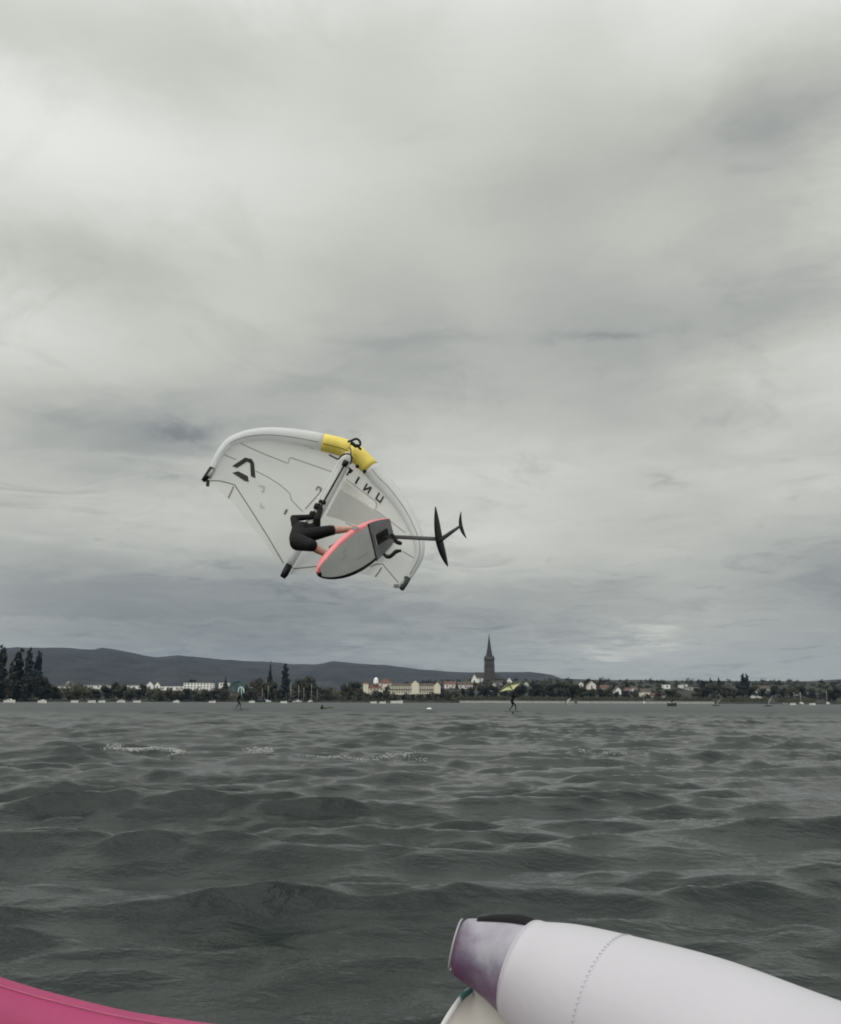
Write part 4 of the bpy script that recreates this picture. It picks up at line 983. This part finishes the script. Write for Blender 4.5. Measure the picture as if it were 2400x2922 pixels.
# emblem and lettering
for q in ([(435, 577), (575, 484), (600, 530), (486, 600)], [(575, 484), (650, 500), (632, 548), (600, 530)], [(650, 500), (676, 545), (692, 712), (640, 690), (632, 548)]):
    decal('emblem', Z1(q), m_print)
decal('emblem', Z1([(435, 652), (500, 634), (608, 690), (618, 752), (572, 742)]), m_print)
E1 = np.array((.76, .65)); E2 = np.array((.50, -.866))
def glyph(c, strokes, sc, m=m_print, name='letter'):
    V = []; Fc = []
    for (x0, y0, x1, y1, w) in strokes:
        a = np.array((x0, y0)); b = np.array((x1, y1)); d = (b - a) / (np.linalg.norm(b - a) + 1e-9); nrm = np.array((-d[1], d[0])) * w / 2
        k = len(V)
        for p in (a - nrm, a + nrm, b + nrm, b - nrm):
            q = np.array(c) + (E1 * p[0] + E2 * p[1]) * sc; V.append(hit(q[0], q[1], .018))
        Fc.append((k, k + 1, k + 2, k + 3))
    return build(name, V, Fc, m, wing, False)
glyph((720, 974), [(-.45, .42, .45, .42, .28), (0, .4, 0, -.55, .26)], 15)
glyph((737.5, 991.5), [(0, .55, 0, -.55, .30)], 15)
glyph((758.5, 1008.5), [(-.38, .52, -.38, -.52, .26), (.38, .52, .38, -.52, .26), (.38, .52, -.38, -.52, .26)], 15)
glyph((783.5, 1027.5), [(-.38, .52, -.38, -.40, .26), (.38, .52, .38, -.40, .26), (-.48, -.42, .48, -.42, .26)], 15)
E1, E2 = np.array((1., .2)), np.array((.2, -1.))
glyph((539, 1008), [(-.4, .35, .4, .35, .16), (.42, .35, .42, -.4, .16), (.42, -.4, .1, -.45, .16)], 14, m_faint)
glyph((542, 1043), [(-.4, .3, -.1, -.3, .16), (-.4, -.3, .45, -.3, .16)], 12, m_faint)
glyph((657.5, 1009), [(-.4, -.3, -.2, .4, .3), (-.2, .4, .4, .2, .3), (.4, .2, .35, -.35, .3)], 11, m_line)
# strut
def toward(p, d): return p + (CAM - p).normalized() * d
sp = [toward(strut_top.lerp(strut_end, t), .06) for t in np.linspace(0.03, 1, 14)]
sr = np.interp(np.linspace(0, 1, 14), [0, .06, .2, .6, 1], [.060, .095, .100, .090, .048])
MB().tube(sp[:-2] + [sp[-2]], list(sr[:-1]), 18).out('strut', m_white, wing)
MB().tube([sp[-2].lerp(sp[-1], .1), sp[-1], toward(dat(583, 1192, sp[-1].y), 0)], [.054, .053, .040], 14).out('strut_end_cap', m_black, wing)
for k_ in (-1, 1):
    o_ = [p + (sp[-1] - sp[0]).normalized().cross((CAM - p).normalized()) * (sr[i] * .72 * k_) + (CAM - p).normalized() * sr[i] * .70 for i, p in enumerate(sp[:8])]
    MB().tube(o_, .006, 6).out('seam', m_faint, wing)
# boom: a black bar standing off the strut
BY = YW - .34
b0 = dat(713, 956, BY + .02); b1 = dat(664, 1043, BY - .02); b2 = dat(650, 1070, BY)
MB().tube([b0, b0.lerp(b1, .5), b1, b2], .014, 10).out('boom', m_black, wing)
MB().tube([b0 + (b0 - b1).normalized() * .035, b0 + (b1 - b0).normalized() * .05], [.045, .038], 12).out('boom_joint', m_black, wing)
MB().tube([b0, sp[1] + (b0 - sp[1]) * .2], [.03, .04], 10).out('boom_joint', m_black, wing)
jb = dat(666, 1036, BY)
MB().tube([jb - CR * .05 + CU * .015, jb + CR * .045 - CU * .02], [.028, .028], 10).out('boom_joint', m_black, wing)
MB().tube([b2, dat(648, 1074, YW - .25)], [.025, .03], 10).out('boom_joint', m_black, wing)
# bridle strap round the strut head, grab handle, valve caps
zz = lambda P, y: [toward(dat(*Z2([q])[0], y), .0) for q in P]
MB().tube([Vector(p) for p in spline(zz([(215, 425), (270, 455), (310, 470), (345, 435), (395, 415), (440, 430), (445, 490), (430, 520)], YW - .30), 26)], .012, 8).out('strap', m_black, wing)
MB().tube([Vector(p) for p in spline(zz([(440, 430), (438, 390), (430, 350)], YW - .33), 8)], .012, 8).out('strap', m_line, wing)
MB().tube([Vector(p) for p in spline(zz([(405, 292), (440, 282), (470, 268), (500, 262), (530, 285), (535, 320), (520, 345), (545, 372)], YW - .36), 30)], .018, 8).out('grab_handle', m_black, wing)
MB().tube([Vector(p) for p in spline(zz([(440, 300), (470, 320), (490, 335), (520, 330)], YW - .36), 12)], .028, 8).out('grab_handle', m_black, wing)
for p in ((505, 545), (580, 597)):
    MB().ball(zz([p], YW - .2)[0], .030, 10, 7).out('valve_cap', m_black, wing)
MB().ball(zz([(430, 600)], YW - .1)[0], .028, 10, 7).out('valve_cap', m_black, wing)
# tip caps
for i, j, u, v in ((0, 3, 420, 992), (NL - 1, NL - 4, 829, 1216)):
    a = dat(u, v, LE[i].y); b = LE[j]
    c_ = MB().tube([a, a.lerp(b, .5), b], [.035, .045, RLE[j] * 1.05], 12).out('tip_cap', m_black if i == 0 else mat('dark_grey_cap', (.05, .055, .06), None, .6), wing)
MB().box(dat(429, 998, LE[0].y) - Vector((.02, .02, .04)), dat(429, 998, LE[0].y) + Vector((.02, .02, .05))).out('tip_strap', m_black, wing, False)
MB().box(dat(820, 1209, LE[-1].y) - Vector((.05, .02, .03)), dat(820, 1209, LE[-1].y) + Vector((.03, .02, .02))).out('tip_strap', m_line, wing, False)

# ------------------------------------------------------------------ foil board
BC = Vector((-0.8948656, 12.4, 3.1501993)); BA = Vector((0.5680879, 0.65078769, 0.50373754)); BW = Vector((-0.20347998, -0.48202026, 0.85220442)); BN = Vector((0.79741585, -0.58662753, -0.14140761))
BL, BWID = 1.57, .625
def bp_(x, y, z): return BC + BA * x + BW * y + BN * z
def bhw(t): return (math.sin(min(1, t / .55) * math.pi / 2) ** .54 if t < .55 else 1 - .42 * ((t - .55) / .45) ** 2) * BWID / 2
m_pink = mat('board_pink', (.86, .30, .31), (.76, .24, .26), .4, 5)
m_bgrey = mat('board_grey', (.55, .565, .54), (.49, .505, .485), .24, 4)
m_bdk = mat('board_charcoal', (.24, .235, .25), (.17, .168, .18), .42, 6)
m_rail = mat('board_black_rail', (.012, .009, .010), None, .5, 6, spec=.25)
board = thing('foil_board', BC, 'grey and pink foil board under the jumping rider, bottom turned to the camera', 'board')
ts = [0.003, .012, .03, .06, .1, .16, .24, .32, .4, .5, .6, .7, .8, .88, .94, .975, 1.0]
sec = [(-1.0, .0), (-.985, .024), (-.93, .046), (-.86, .054), (-.5, .055), (0, .055), (.5, .055), (.86, .054), (.93, .046), (.985, .024), (1.0, .0), (.985, -.025), (.92, -.05), (.6, -.056), (0, -.058), (-.6, -.056), (-.92, -.05), (-.985, -.025)]
V = []; Fc = []; mi = []; ns = len(sec)
for t in ts:
    h = bhw(t); k = min(1, (t / .10) ** .5) if t < .1 else 1; rock = -.05 * max(0, (.35 - t) / .35) ** 2
    for y, z in sec: V.append(bp_((t - .5) * BL, y * h, z * k + rock))
for i in range(len(ts) - 1):
    for j in range(ns):
        Fc.append((i * ns + j, i * ns + (j + 1) % ns, (i + 1) * ns + (j + 1) % ns, (i + 1) * ns + j))
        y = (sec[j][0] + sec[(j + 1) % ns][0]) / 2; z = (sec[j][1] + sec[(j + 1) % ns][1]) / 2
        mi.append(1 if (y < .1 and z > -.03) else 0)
Fc += [tuple(range(ns)), tuple((len(ts) - 1) * ns + j for j in range(ns))[::-1]]; mi += [0, 2]
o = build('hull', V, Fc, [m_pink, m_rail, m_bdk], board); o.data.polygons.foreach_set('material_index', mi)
def bottom_panel(name, t0, t1, m, inset, z, n=20, lo=-1, hi=1):
    G = []
    for t in np.linspace(t0, t1, n):
        h = bhw(t) * inset(t); rock = -.05 * max(0, (.35 - t) / .35) ** 2; k = min(1, (t / .10) ** .5)
        G.append([bp_((t - .5) * BL, y * h, (.0555 - .004 * abs(y) ** 6) * k + z + rock) for y in np.linspace(lo, hi, 15)])
    return MB().grid(G).out(name, m, board)
bottom_panel('bottom_panel', .03, .685, m_bgrey, lambda t: .90, .002, lo=-.86, hi=.90)
bottom_panel('tail_panel', .700, .992, m_bdk, lambda t: .955, .003)
G = [[bp_((t - .5) * BL, y * bhw(t) * .95, .0600) for y in np.linspace(-1, 1, 12)] for t in (.683, .702)]
MB().grid(G).out('trim_line', m_rail, board)
for k_, y in enumerate((.02, .10)):
    MB().grid([[bp_(-.36 + k_ * .02, y + .0, .0598), bp_(-.36 + k_ * .02, y + .012, .0598)], [bp_(-.25 + k_ * .02, y + .03, .0598), bp_(-.25 + k_ * .02, y + .042, .0598)]]).out('print_mark', mat('pale_print', (.34, .36, .35), None, .5), board)
MB().grid([[bp_(-.10, -.10, .0592), bp_(-.10, -.094, .0592)], [bp_(.18, -.10, .0592), bp_(.18, -.094, .0592)]]).out('print_mark', m_bdk, board)
MB().grid([[bp_((.26 + x) * 1., y, -.062) for y in np.linspace(-.24, .24, 6)] for x in np.linspace(-.7, .3, 8)]).out('deck_pad', m_bdk, board)
MBX = .54
mbq = MB(); q = []
for dz in (.057, .075):
    for x, y in ((-.15, -.075), (.12, -.075), (.12, .075), (-.15, .075)): q.append(bp_(MBX + x, y, dz))
mbq.add(q, [(4, 5, 6, 7), (0, 1, 5, 4), (1, 2, 6, 5), (2, 3, 7, 6), (3, 0, 4, 7)]); mbq.out('mast_plate', m_rail, board, False)
q = []
for dz in (.0575, .070):
    for x, y in ((-.17, -.10), (-.16, -.10), (-.16, .10), (-.17, .10)): q.append(bp_(MBX + x, y, dz))
MB().add(q, [(4, 5, 6, 7), (0, 1, 5, 4), (1, 2, 6, 5), (2, 3, 7, 6), (3, 0, 4, 7)]).out('plate_edge', m_bgrey, board, False)
LM_ = 1.05; ZT = .05 + LM_
def foilsec(c, chord, thick, ax, up, n=14):
    P = []
    for i in range(n):
        a = 2 * math.pi * i / n; x = math.cos(a); yy = math.sin(a) * (1 - .35 * x) * .5
        P.append(c + ax * (x * chord / 2) + up * (yy * thick))
    return P
def loft(name, rings, m, parent):
    V = []; Fc = []; n = len(rings[0])
    for r_ in rings: V += r_
    for i in range(len(rings) - 1):
        for j in range(n): Fc.append((i * n + j, i * n + (j + 1) % n, (i + 1) * n + (j + 1) % n, (i + 1) * n + j))
    Fc += [tuple(range(n))[::-1], tuple((len(rings) - 1) * n + j for j in range(n))]
    return build(name, V, Fc, m, parent)
loft('mast', [foilsec(bp_(MBX - .005, 0, z), .125 if z > .1 else .15, .026, BA, BW) for z in (.06, .12, .5, .9, ZT)], m_carbon, board)
MB().tube([bp_(MBX - .10, 0, ZT), bp_(MBX, 0, ZT + .005), bp_(MBX + .25, 0, ZT), bp_(MBX + .50, 0, ZT)], [.022, .032, .026, .017], 12).out('fuselage', m_carbon, board)
def hydro(name, cx, span, chord, sweep, droop):
    R_ = []
    for s in np.linspace(-1, 1, 17):
        c = chord * max(.12, (1 - abs(s) ** 2.2 * .85)); R_.append(foilsec(bp_(cx + sweep * abs(s) ** 1.8, s * span / 2, ZT - droop * s * s), c, c * .14 + .004, BA, BN))
    return loft(name, R_, m_carbon, board)
hydro('front_wing', MBX - .055, .88, .165, .13, .05)
hydro('tail_wing', MBX + .49, .40, .085, .03, -.03)
q = []
for x0 in (.02, .115):
    for y, z in ((.955, .052), (1.03, .005), (.99, -.03), (.90, .03)): q.append(bp_(x0, y * bhw(.5 + x0 / BL), z))
MB().add(q, [(0, 1, 5, 4), (1, 2, 6, 5), (2, 3, 7, 6), (3, 0, 4, 7), (0, 3, 2, 1), (4, 5, 6, 7)]).out('rail_patch', m_bdk, board, False)
# loose strap hanging at the tail
sy = 12.45
MB().tube([Vector(p) for p in spline(zz([(775, 1445), (800, 1470), (835, 1478), (870, 1455), (905, 1425), (960, 1415)], sy), 24)], [.022] * 4 + [.029] * 16 + [.022] * 4, 8).out('leash', m_black, board)
MB().tube([Vector(p) for p in spline(zz([(850, 1240), (890, 1285), (905, 1320), (935, 1335), (965, 1345)], sy), 16)], [.022, .026] + [.030] * 12 + [.026, .020], 8).out('leash', m_black, board)

# ------------------------------------------------------------------ the jumping rider
Z3 = lambda a, b: (578.7 + a * .1458, 1012.7 + b * .1458)
def deck(a, b, off):                                         # place on the ray at a given height above the deck
    u, v = Z3(a, b); d = ray(u * K, v * K); t = (-(.058 + off) - (CAM - BC).dot(BN)) / d.dot(BN); return CAM + d * t
def zp(a, b, y): return dat(*Z3(a, b), y)
foot1 = deck(700, 925, .06); foot2 = deck(1040, 540, .06)
pel = zp(262, 690, 12.42)
hip1 = zp(252, 728, 12.30); hip2 = zp(300, 650, 12.44)
knee1 = zp(440, 775, 12.02); knee2 = zp(700, 565, 12.26)
waist = zp(262, 630, 12.54); chest = zp(292, 575, 12.70); neck = zp(345, 552, 12.82); head = zp(372, 556, 12.94)
shl = zp(222, 485, 12.74); shr = zp(505, 525, 12.72)
ell = zp(188, 392, 12.86); elr = zp(520, 405, 12.66)
hdl = zp(505, 368, BY - .01); hdr = zp(572, 255, BY - .02)
rider = thing('person', pel, 'jumping rider in black shorty wetsuit, crouched bare-legged behind the pink board', 'person')
C = [(pel, .128, waist, .12), (waist, .115, chest, .135), (chest, .115, neck, .065), (neck, .055, head, .06), (head, .08, head + CU * .035, .08),
     (hip1, .112, knee1, .075), (hip2, .105, knee2, .066), (pel, .12, hip1, .10), (pel, .12, hip2, .10),
     (chest, .10, shl, .062), (chest, .10, shr, .062), (shl, .058, ell, .043), (shr, .058, elr, .043), (ell, .042, hdl, .027), (elr, .042, hdr, .027)]
S2 = [(a, r0 + .010, b, r1 + .010) for a, r0, b, r1 in C if not (a == neck or a == head)]
def shin(kn, ft):
    mid = kn.lerp(ft, .38) - BN * .02
    toe = ft - BW * .02 + BA * -.0 + BW * .17 - BN * .0
    return [(kn, .060, mid, .058), (mid, .058, ft, .036), (ft, .036, ft + BN * .03, .036), (ft + BN * .03 + BW * .03, .034, ft + BN * .035 - BW * .17, .022)]
C += shin(knee1, foot1) + shin(knee2, foot2)
def hand(w_, along_, palmn):                                 # palm and five fingers closed round the bar
    x = along_.normalized(); n = palmn.normalized(); y = n.cross(x).normalized(); o = []
    o.append((w_, .028, w_ + y * .055, .030)); o.append((w_ + y * .03 - x * .02, .022, w_ + y * .07 - x * .03, .016)); o.append((w_ + y * .03 + x * .02, .022, w_ + y * .07 + x * .03, .016))
    for k_, (s, l) in enumerate(((-.033, .85), (-.011, 1.0), (.011, .96), (.033, .78))):
        a = w_ + y * .07 + x * s; b = a + (y * .030 + n * .018) * l; c = b + (n * .030 - y * .004) * l; d = c + (-y * .022 + n * .004) * l
        o += [(a, .0105, b, .0100), (b, .0100, c, .0095), (c, .0095, d, .0085)]
    a = w_ + y * .025 - x * .03; b = a - x * .018 + y * .03 + n * .02; c = b + n * .022 + y * .016 + x * .012
    o += [(a, .013, b, .0115), (b, .0115, c, .010)]
    return o
bd = (b1 - b0)
C += hand(hdl, bd, _F) + hand(hdr, bd, _F)
# face (turned away towards the wing): nose, ears
hx = (head - neck).normalized(); C += [(head + _F * .085, .018, head + _F * .10 - CU * .02, .014), (head + CR * .088, .018, head + CR * .088 + CU * .03, .018), (head - CR * .088, .018, head - CR * .088 + CU * .03, .018)]
capsules('body', C, m_skin, rider, .0075, 2)
# wetsuit: torso, long arms, legs to the knee
SU = []
for a, r0, b, r1 in S2: SU.append((a, r0, b, r1))
capsules('wetsuit', SU + [(knee1, .070, knee1.lerp(foot1, .06), .068), (knee2, .070, knee2.lerp(foot2, .06), .068)], m_suit, rider, .0085, 3)
for w_, e_ in ((hdl, ell), (hdr, elr)):
    capsules('glove', [(a, r0 + .004, b, r1 + .004) for a, r0, b, r1 in hand(w_, bd, _F)], m_suit, rider, .006, 1)
mb = MB(); mb.ball(head + CU * .035 - _F * .015, (.091, .095, .088), 16, 12); mb.out('hair', m_hair, rider)
for kn, ft in ((knee1, foot1), (knee2, foot2)):
    d_ = (ft - kn).normalized(); a = kn + d_ * (kn - ft).length * .085
    MB().tube([a, a + d_ * .02], [.073, .072], 16, caps=False).out('cuff', m_seam, rider)

# ------------------------------------------------------------------ foreground: the photographer's own wing, bottom right
m_fwhite = mat('foreground_tube', (.53, .52, .56), (.505, .495, .535), .5, 1.6, bump=.22, bscale=5, detail=6)
def purple():
    m = bpy.data.materials.new('purple_print'); m.use_nodes = True; t = m.node_tree; p = t.nodes['Principled BSDF']; p.inputs['Roughness'].default_value = .5
    co = N(t, 'ShaderNodeTexCoord'); mp = N(t, 'ShaderNodeMapping'); mp.inputs['Rotation'].default_value = (.5, .4, .8); t.links.new(co.outputs['Object'], mp.inputs[0])
    n_ = noise(mp.outputs[0], 7.5, 5, .62, tree=t, dist=.6); sx = N(t, 'ShaderNodeSeparateXYZ'); t.links.new(co.outputs['Object'], sx.inputs[0])
    f = M('ADD', M('MULTIPLY', sx.outputs[2], 3.6, tree=t), M('MULTIPLY', sx.outputs[0], 2.6, tree=t), tree=t)
    f = M('ADD', f, M('MULTIPLY', M('SUBTRACT', n_.outputs['Fac'], .5, tree=t), .95, tree=t), tree=t); f = M('ADD', f, .50, tree=t, clamp=True)
    r = N(t, 'ShaderNodeValToRGB'); t.links.new(f, r.inputs[0]); e0 = r.color_ramp.elements
    e0[0].position = .12; e0[0].color = (.105, .045, .098, 1); e0[1].position = .85; e0[1].color = (.40, .38, .44, 1)
    for ps, c in ((.36, (.130, .085, .140, 1)), (.50, (.19, .172, .225, 1)), (.62, (.30, .285, .335, 1))):
        e_ = e0.new(ps); e_.color = c
    t.links.new(r.outputs[0], p.inputs['Base Color']); return m
m_purple = purple()
FW = [(954, 1955, 1.80, 52), (1000, 1970, 1.79, 65), (1046, 1987, 1.775, 79), (1094, 2010, 1.75, 95), (1165, 2044, 1.71, 119), (1261, 2092, 1.66, 141), (1449, 2182, 1.55, 174), (1676, 2294, 1.42, 196), (1950, 2415, 1.25, 216), (2300, 2560, 1.05, 250)]
fs = spline([tuple(dat(u, v, y)) + (rp * K / FPX * y,) for u, v, y, rp in FW], 60)
FP = [Vector(p[:3]) for p in fs]; FR = [p[3] for p in fs]
fw = thing('hand_wing', FP[3], "white wing tube with purple-printed tip, nearest thing at the bottom right", 'hand wing')
ic = next(i for i in range(60) if FP[i].y < 1.752)
end = FP[0] + (FP[0] - FP[1]).normalized() * .012
MB().tube([end, end.lerp(FP[0], .35), end.lerp(FP[0], .75)] + FP[:ic + 1], [FR[0] * .62, FR[0] * .86, FR[0] * .96] + FR[:ic + 1], 48).out('tip_sleeve', m_purple, fw)
MB().tube([FP[ic - 1].lerp(FP[ic], .2), FP[ic - 1].lerp(FP[ic], .75)] + FP[ic:], [FR[ic] * .995, FR[ic] * 1.010] + [x * 1.012 for x in FR[ic:]], 64).out('leading_edge', m_fwhite, fw)
# rolled rim at the tip
t0 = (FP[0] - FP[1]).normalized(); aa_ = t0.orthogonal().normalized(); bb_ = t0.cross(aa_)
MB().tube([end + (aa_ * math.cos(a) + bb_ * math.sin(a)) * FR[0] * .90 for a in np.linspace(0, 2 * math.pi, 49)], .0018, 8, caps=False).out('tip_rim', mat('rim_grey', (.42, .41, .43), None, .5), fw)
# grey seam stitched round the sleeve edge and a faint wavy seam further up
def hoop(i, k, r_, m, n0=0, n1=2 * math.pi, wob=0.0):
    t = (FP[i + 1] - FP[i - 1]).normalized(); a_ = t.cross(Vector((0, 0, 1))).normalized(); b_ = t.cross(a_)
    P = [FP[i] + t * (wob * math.sin(q * 37) + wob * math.sin(q * 11)) + (a_ * math.cos(q) + b_ * math.sin(q)) * FR[i] * k for q in np.linspace(n0, n1, 121)]
    return MB().tube(P, r_, 6, caps=False).out('seam', m, fw)
m_fseam = mat('foreground_seam', (.52, .51, .54), None, .6, 20)
hoop(ic - 1, 1.012, .0022, m_fseam)
i_ = next(i for i in range(60) if FP[i].y < 1.665); t_ = (FP[i_ + 1] - FP[i_ - 1]).normalized(); a_ = t_.cross(Vector((0, 0, 1))).normalized(); b_ = t_.cross(a_)
zig = [FP[i_] + t_ * (.0045 if j % 2 else -.0045) + (a_ * math.cos(q) + b_ * math.sin(q)) * FR[i_] * 1.0128 for j, q in enumerate(np.linspace(0, 2 * math.pi, 181))]
MB().tube(zig, .0005, 5, caps=False).out('stitching', mat('stitch', (.525, .52, .56), None, .6, 20), fw)
# black grab patch on top of the tip
def skin_point(i, ang, k):
    t = (FP[min(i + 1, 59)] - FP[max(i - 1, 0)]).normalized(); a_ = t.cross(Vector((0, 0, 1))).normalized(); b_ = a_.cross(t)
    return FP[i] + (b_ * math.cos(ang) + a_ * math.sin(ang)) * FR[i] * k
G = []
ib = ic - 1
for i in range(1, ib + 1):
    s = (i - 1) / (ib - 1); bump_ = math.sin(math.pi * min(1, max(0, s * 1.0 + .02))) ** .5
    G.append([skin_point(i, a, 1.02 + .11 * bump_ * max(0, 1 - abs((a + .265) / .485)) ** .35) for a in np.linspace(-.75, .22, 15)])
MB().grid(G).out('grab_patch', mat('patch_black', (.012, .010, .014), (.007, .006, .008), .7, 20, spec=.15, bump=.25, bscale=90), fw)
# canopy hanging below the tube
m_fcan = cloth('foreground_canopy', (.66, .64, .60), (.60, .58, .55), .25, .0, 3)
low = [skin_point(i, math.pi - .5, .9) for i in range(2, 46)]
edge = spline([tuple(dat(u, v, y)) for u, v, y in ((985, 2030, 1.83), (960, 2050, 1.82), (936, 2082, 1.80), (915, 2116, 1.78), (890, 2170, 1.75), (880, 2260, 1.70), (900, 2400, 1.6), (1000, 2600, 1.45))], 44)
G = [[low[i].lerp(Vector(edge[i]), t) + Vector((0, .03, -.02)) * math.sin(math.pi * t) for t in np.linspace(0, 1, 17)] for i in range(44)]
MB().grid(G).out('canopy', m_fcan, fw)
ed = [Vector(p) for p in edge]
MB().tube(ed[1:], .005, 8).out('edge_tape', m_white, fw)
MB().tube([ed[0].lerp(low[0], .6), ed[0], ed[3], ed[5]], [.007, .008, .006, .003], 8).out('teal_corner', mat('teal_print', (.02, .10, .10), (.015, .06, .065), .5, 10), fw)
q = [dat(1098, 2094, 1.74), dat(1085, 2112, 1.73), dat(1070, 2135, 1.72), dat(1050, 2170, 1.70)]
MB().tube([toward(p, .03) for p in q], .006, 8).out('batten', m_black, fw)

# pink wing floating at the bottom left
m_fpink = mat('pink_cloth', (.40, .052, .150), (.33, .042, .125), .5, 2.2, spec=.3, bump=.25, bscale=9)
PW = [(-520, 2660), (-250, 2720), (0, 2803), (143, 2844), (307, 2884), (428, 2906), (607, 2931), (800, 2958), (1000, 3000)]
pts = []
for u, v in PW:
    d = ray(u, v); y = 2.75; p = CAM + d * (y / d.y); r_ = .10
    nrm = (CU * 1.0 + _F * 0.15).normalized(); pts.append(tuple(p - nrm * r_))
pc = spline(pts, 60)
pw = thing('hand_wing', Vector(pc[30]), 'bright pink wing edge in the bottom left corner', 'hand wing')
PP = [Vector(p) for p in pc]
MB().tube(PP, [.10 * min(1, .25 + (59 - i) / 12) for i in range(60)], 40).out('leading_edge', m_fpink, pw)
G = [[p + Vector((-.02, -.9 * t, -.02 - .30 * t + .09 * math.sin(math.pi * t))) + (CAM - p).normalized() * .095 * (1 - t) + CU * .02 * (1 - t) for t in np.linspace(0, 1, 14)] for p in PP]
MB().grid(G).out('canopy', m_fpink, pw)
MB().tube([p + CU * .099 + (CAM - p).normalized() * .012 for p in PP[:50]], .0014, 6).out('seam', mat('pink_seam_highlight', (.50, .14, .23), None, .5, 10), pw)  # seam paler than the cloth: the rim highlight is painted into its colour

# ------------------------------------------------------------------ whitecaps
m_foam = mat('foam', (.58, .60, .58), (.42, .44, .43), .7, 6)
def foam(u0, v0, u1, v1, n, size, tall, label, seed):
    r_ = random.Random(seed); mb = MB(); a = on_level(u0 * K, v0 * K, .05); b = on_level(u1 * K, v1 * K, .05); L_ = []
    for i in range(n):
        t = r_.random(); p = a.lerp(b, t); p += Vector((r_.gauss(0, .03), r_.gauss(0, .07) + .25 * math.sin(t * 9), 0))
        e_ = .5 + .5 * abs(math.sin(t * 7 + seed)) * abs(math.sin(t * 17.3 + 2 * seed)); s = size * r_.uniform(.3, 1) * e_
        L_.append((p.x, p.y, tall * r_.random() ** 2 * e_, s, r_.uniform(1, 2.6)))
    xs = np.array([q[0] for q in L_]); ys = np.array([q[1] for q in L_])
    yy = np.array([water_z(xs, ys + d_) for d_ in np.linspace(-.6, .6, 9)]); best = np.argmax(yy, axis=0); zz_ = yy.max(axis=0)       # foam sits on the crest
    L_ = [(q[0], q[1] + np.linspace(-.6, .6, 9)[b_] * .9 + r_.gauss(0, .05),) + q[2:] for q, b_ in zip(L_, best)]
    zz_ = water_z([q[0] for q in L_], [q[1] for q in L_])
    for (x, y, h, s, k), z in zip(L_, zz_): mb.ball((x, y, z + h + .03), (s * k, s, s * .5), 6, 4)
    o = mb.out('whitecap_foam', m_foam); tag(o, label, 'foam', None, 'stuff')
foam(195, 1549, 362, 1560, 900, .016, .03, 'long white foam streak on the water at the left', 1)
foam(512, 1553, 560, 1556, 200, .018, .10, 'short splash of foam right of the long foam streak', 2)
foam(620, 1562, 880, 1566, 420, .015, .02, 'thin faint foam line below the jumping rider', 3)
foam(1190, 1552, 1320, 1560, 140, .012, .02, 'faint broken foam at the middle right', 4)

# ------------------------------------------------------------------ air
hz_ = MB().box((-4200, -60, -4), (4200, 5200, 260)).out('haze', None or mat('haze_tmp', (1, 1, 1)), None, False)
hm = bpy.data.materials.new('haze_air'); hm.use_nodes = True; t = hm.node_tree; t.nodes.clear()
pv = N(t, 'ShaderNodeVolumePrincipled'); pv.inputs['Color'].default_value = (.30, .58, 1.0, 1); pv.inputs['Density'].default_value = 3.0e-5; pv.inputs['Anisotropy'].default_value = 0.0
ho = N(t, 'ShaderNodeOutputMaterial'); t.links.new(pv.outputs[0], ho.inputs['Volume'])
hz_.data.materials.clear(); hz_.data.materials.append(hm); tag(hz_, kind='stuff')
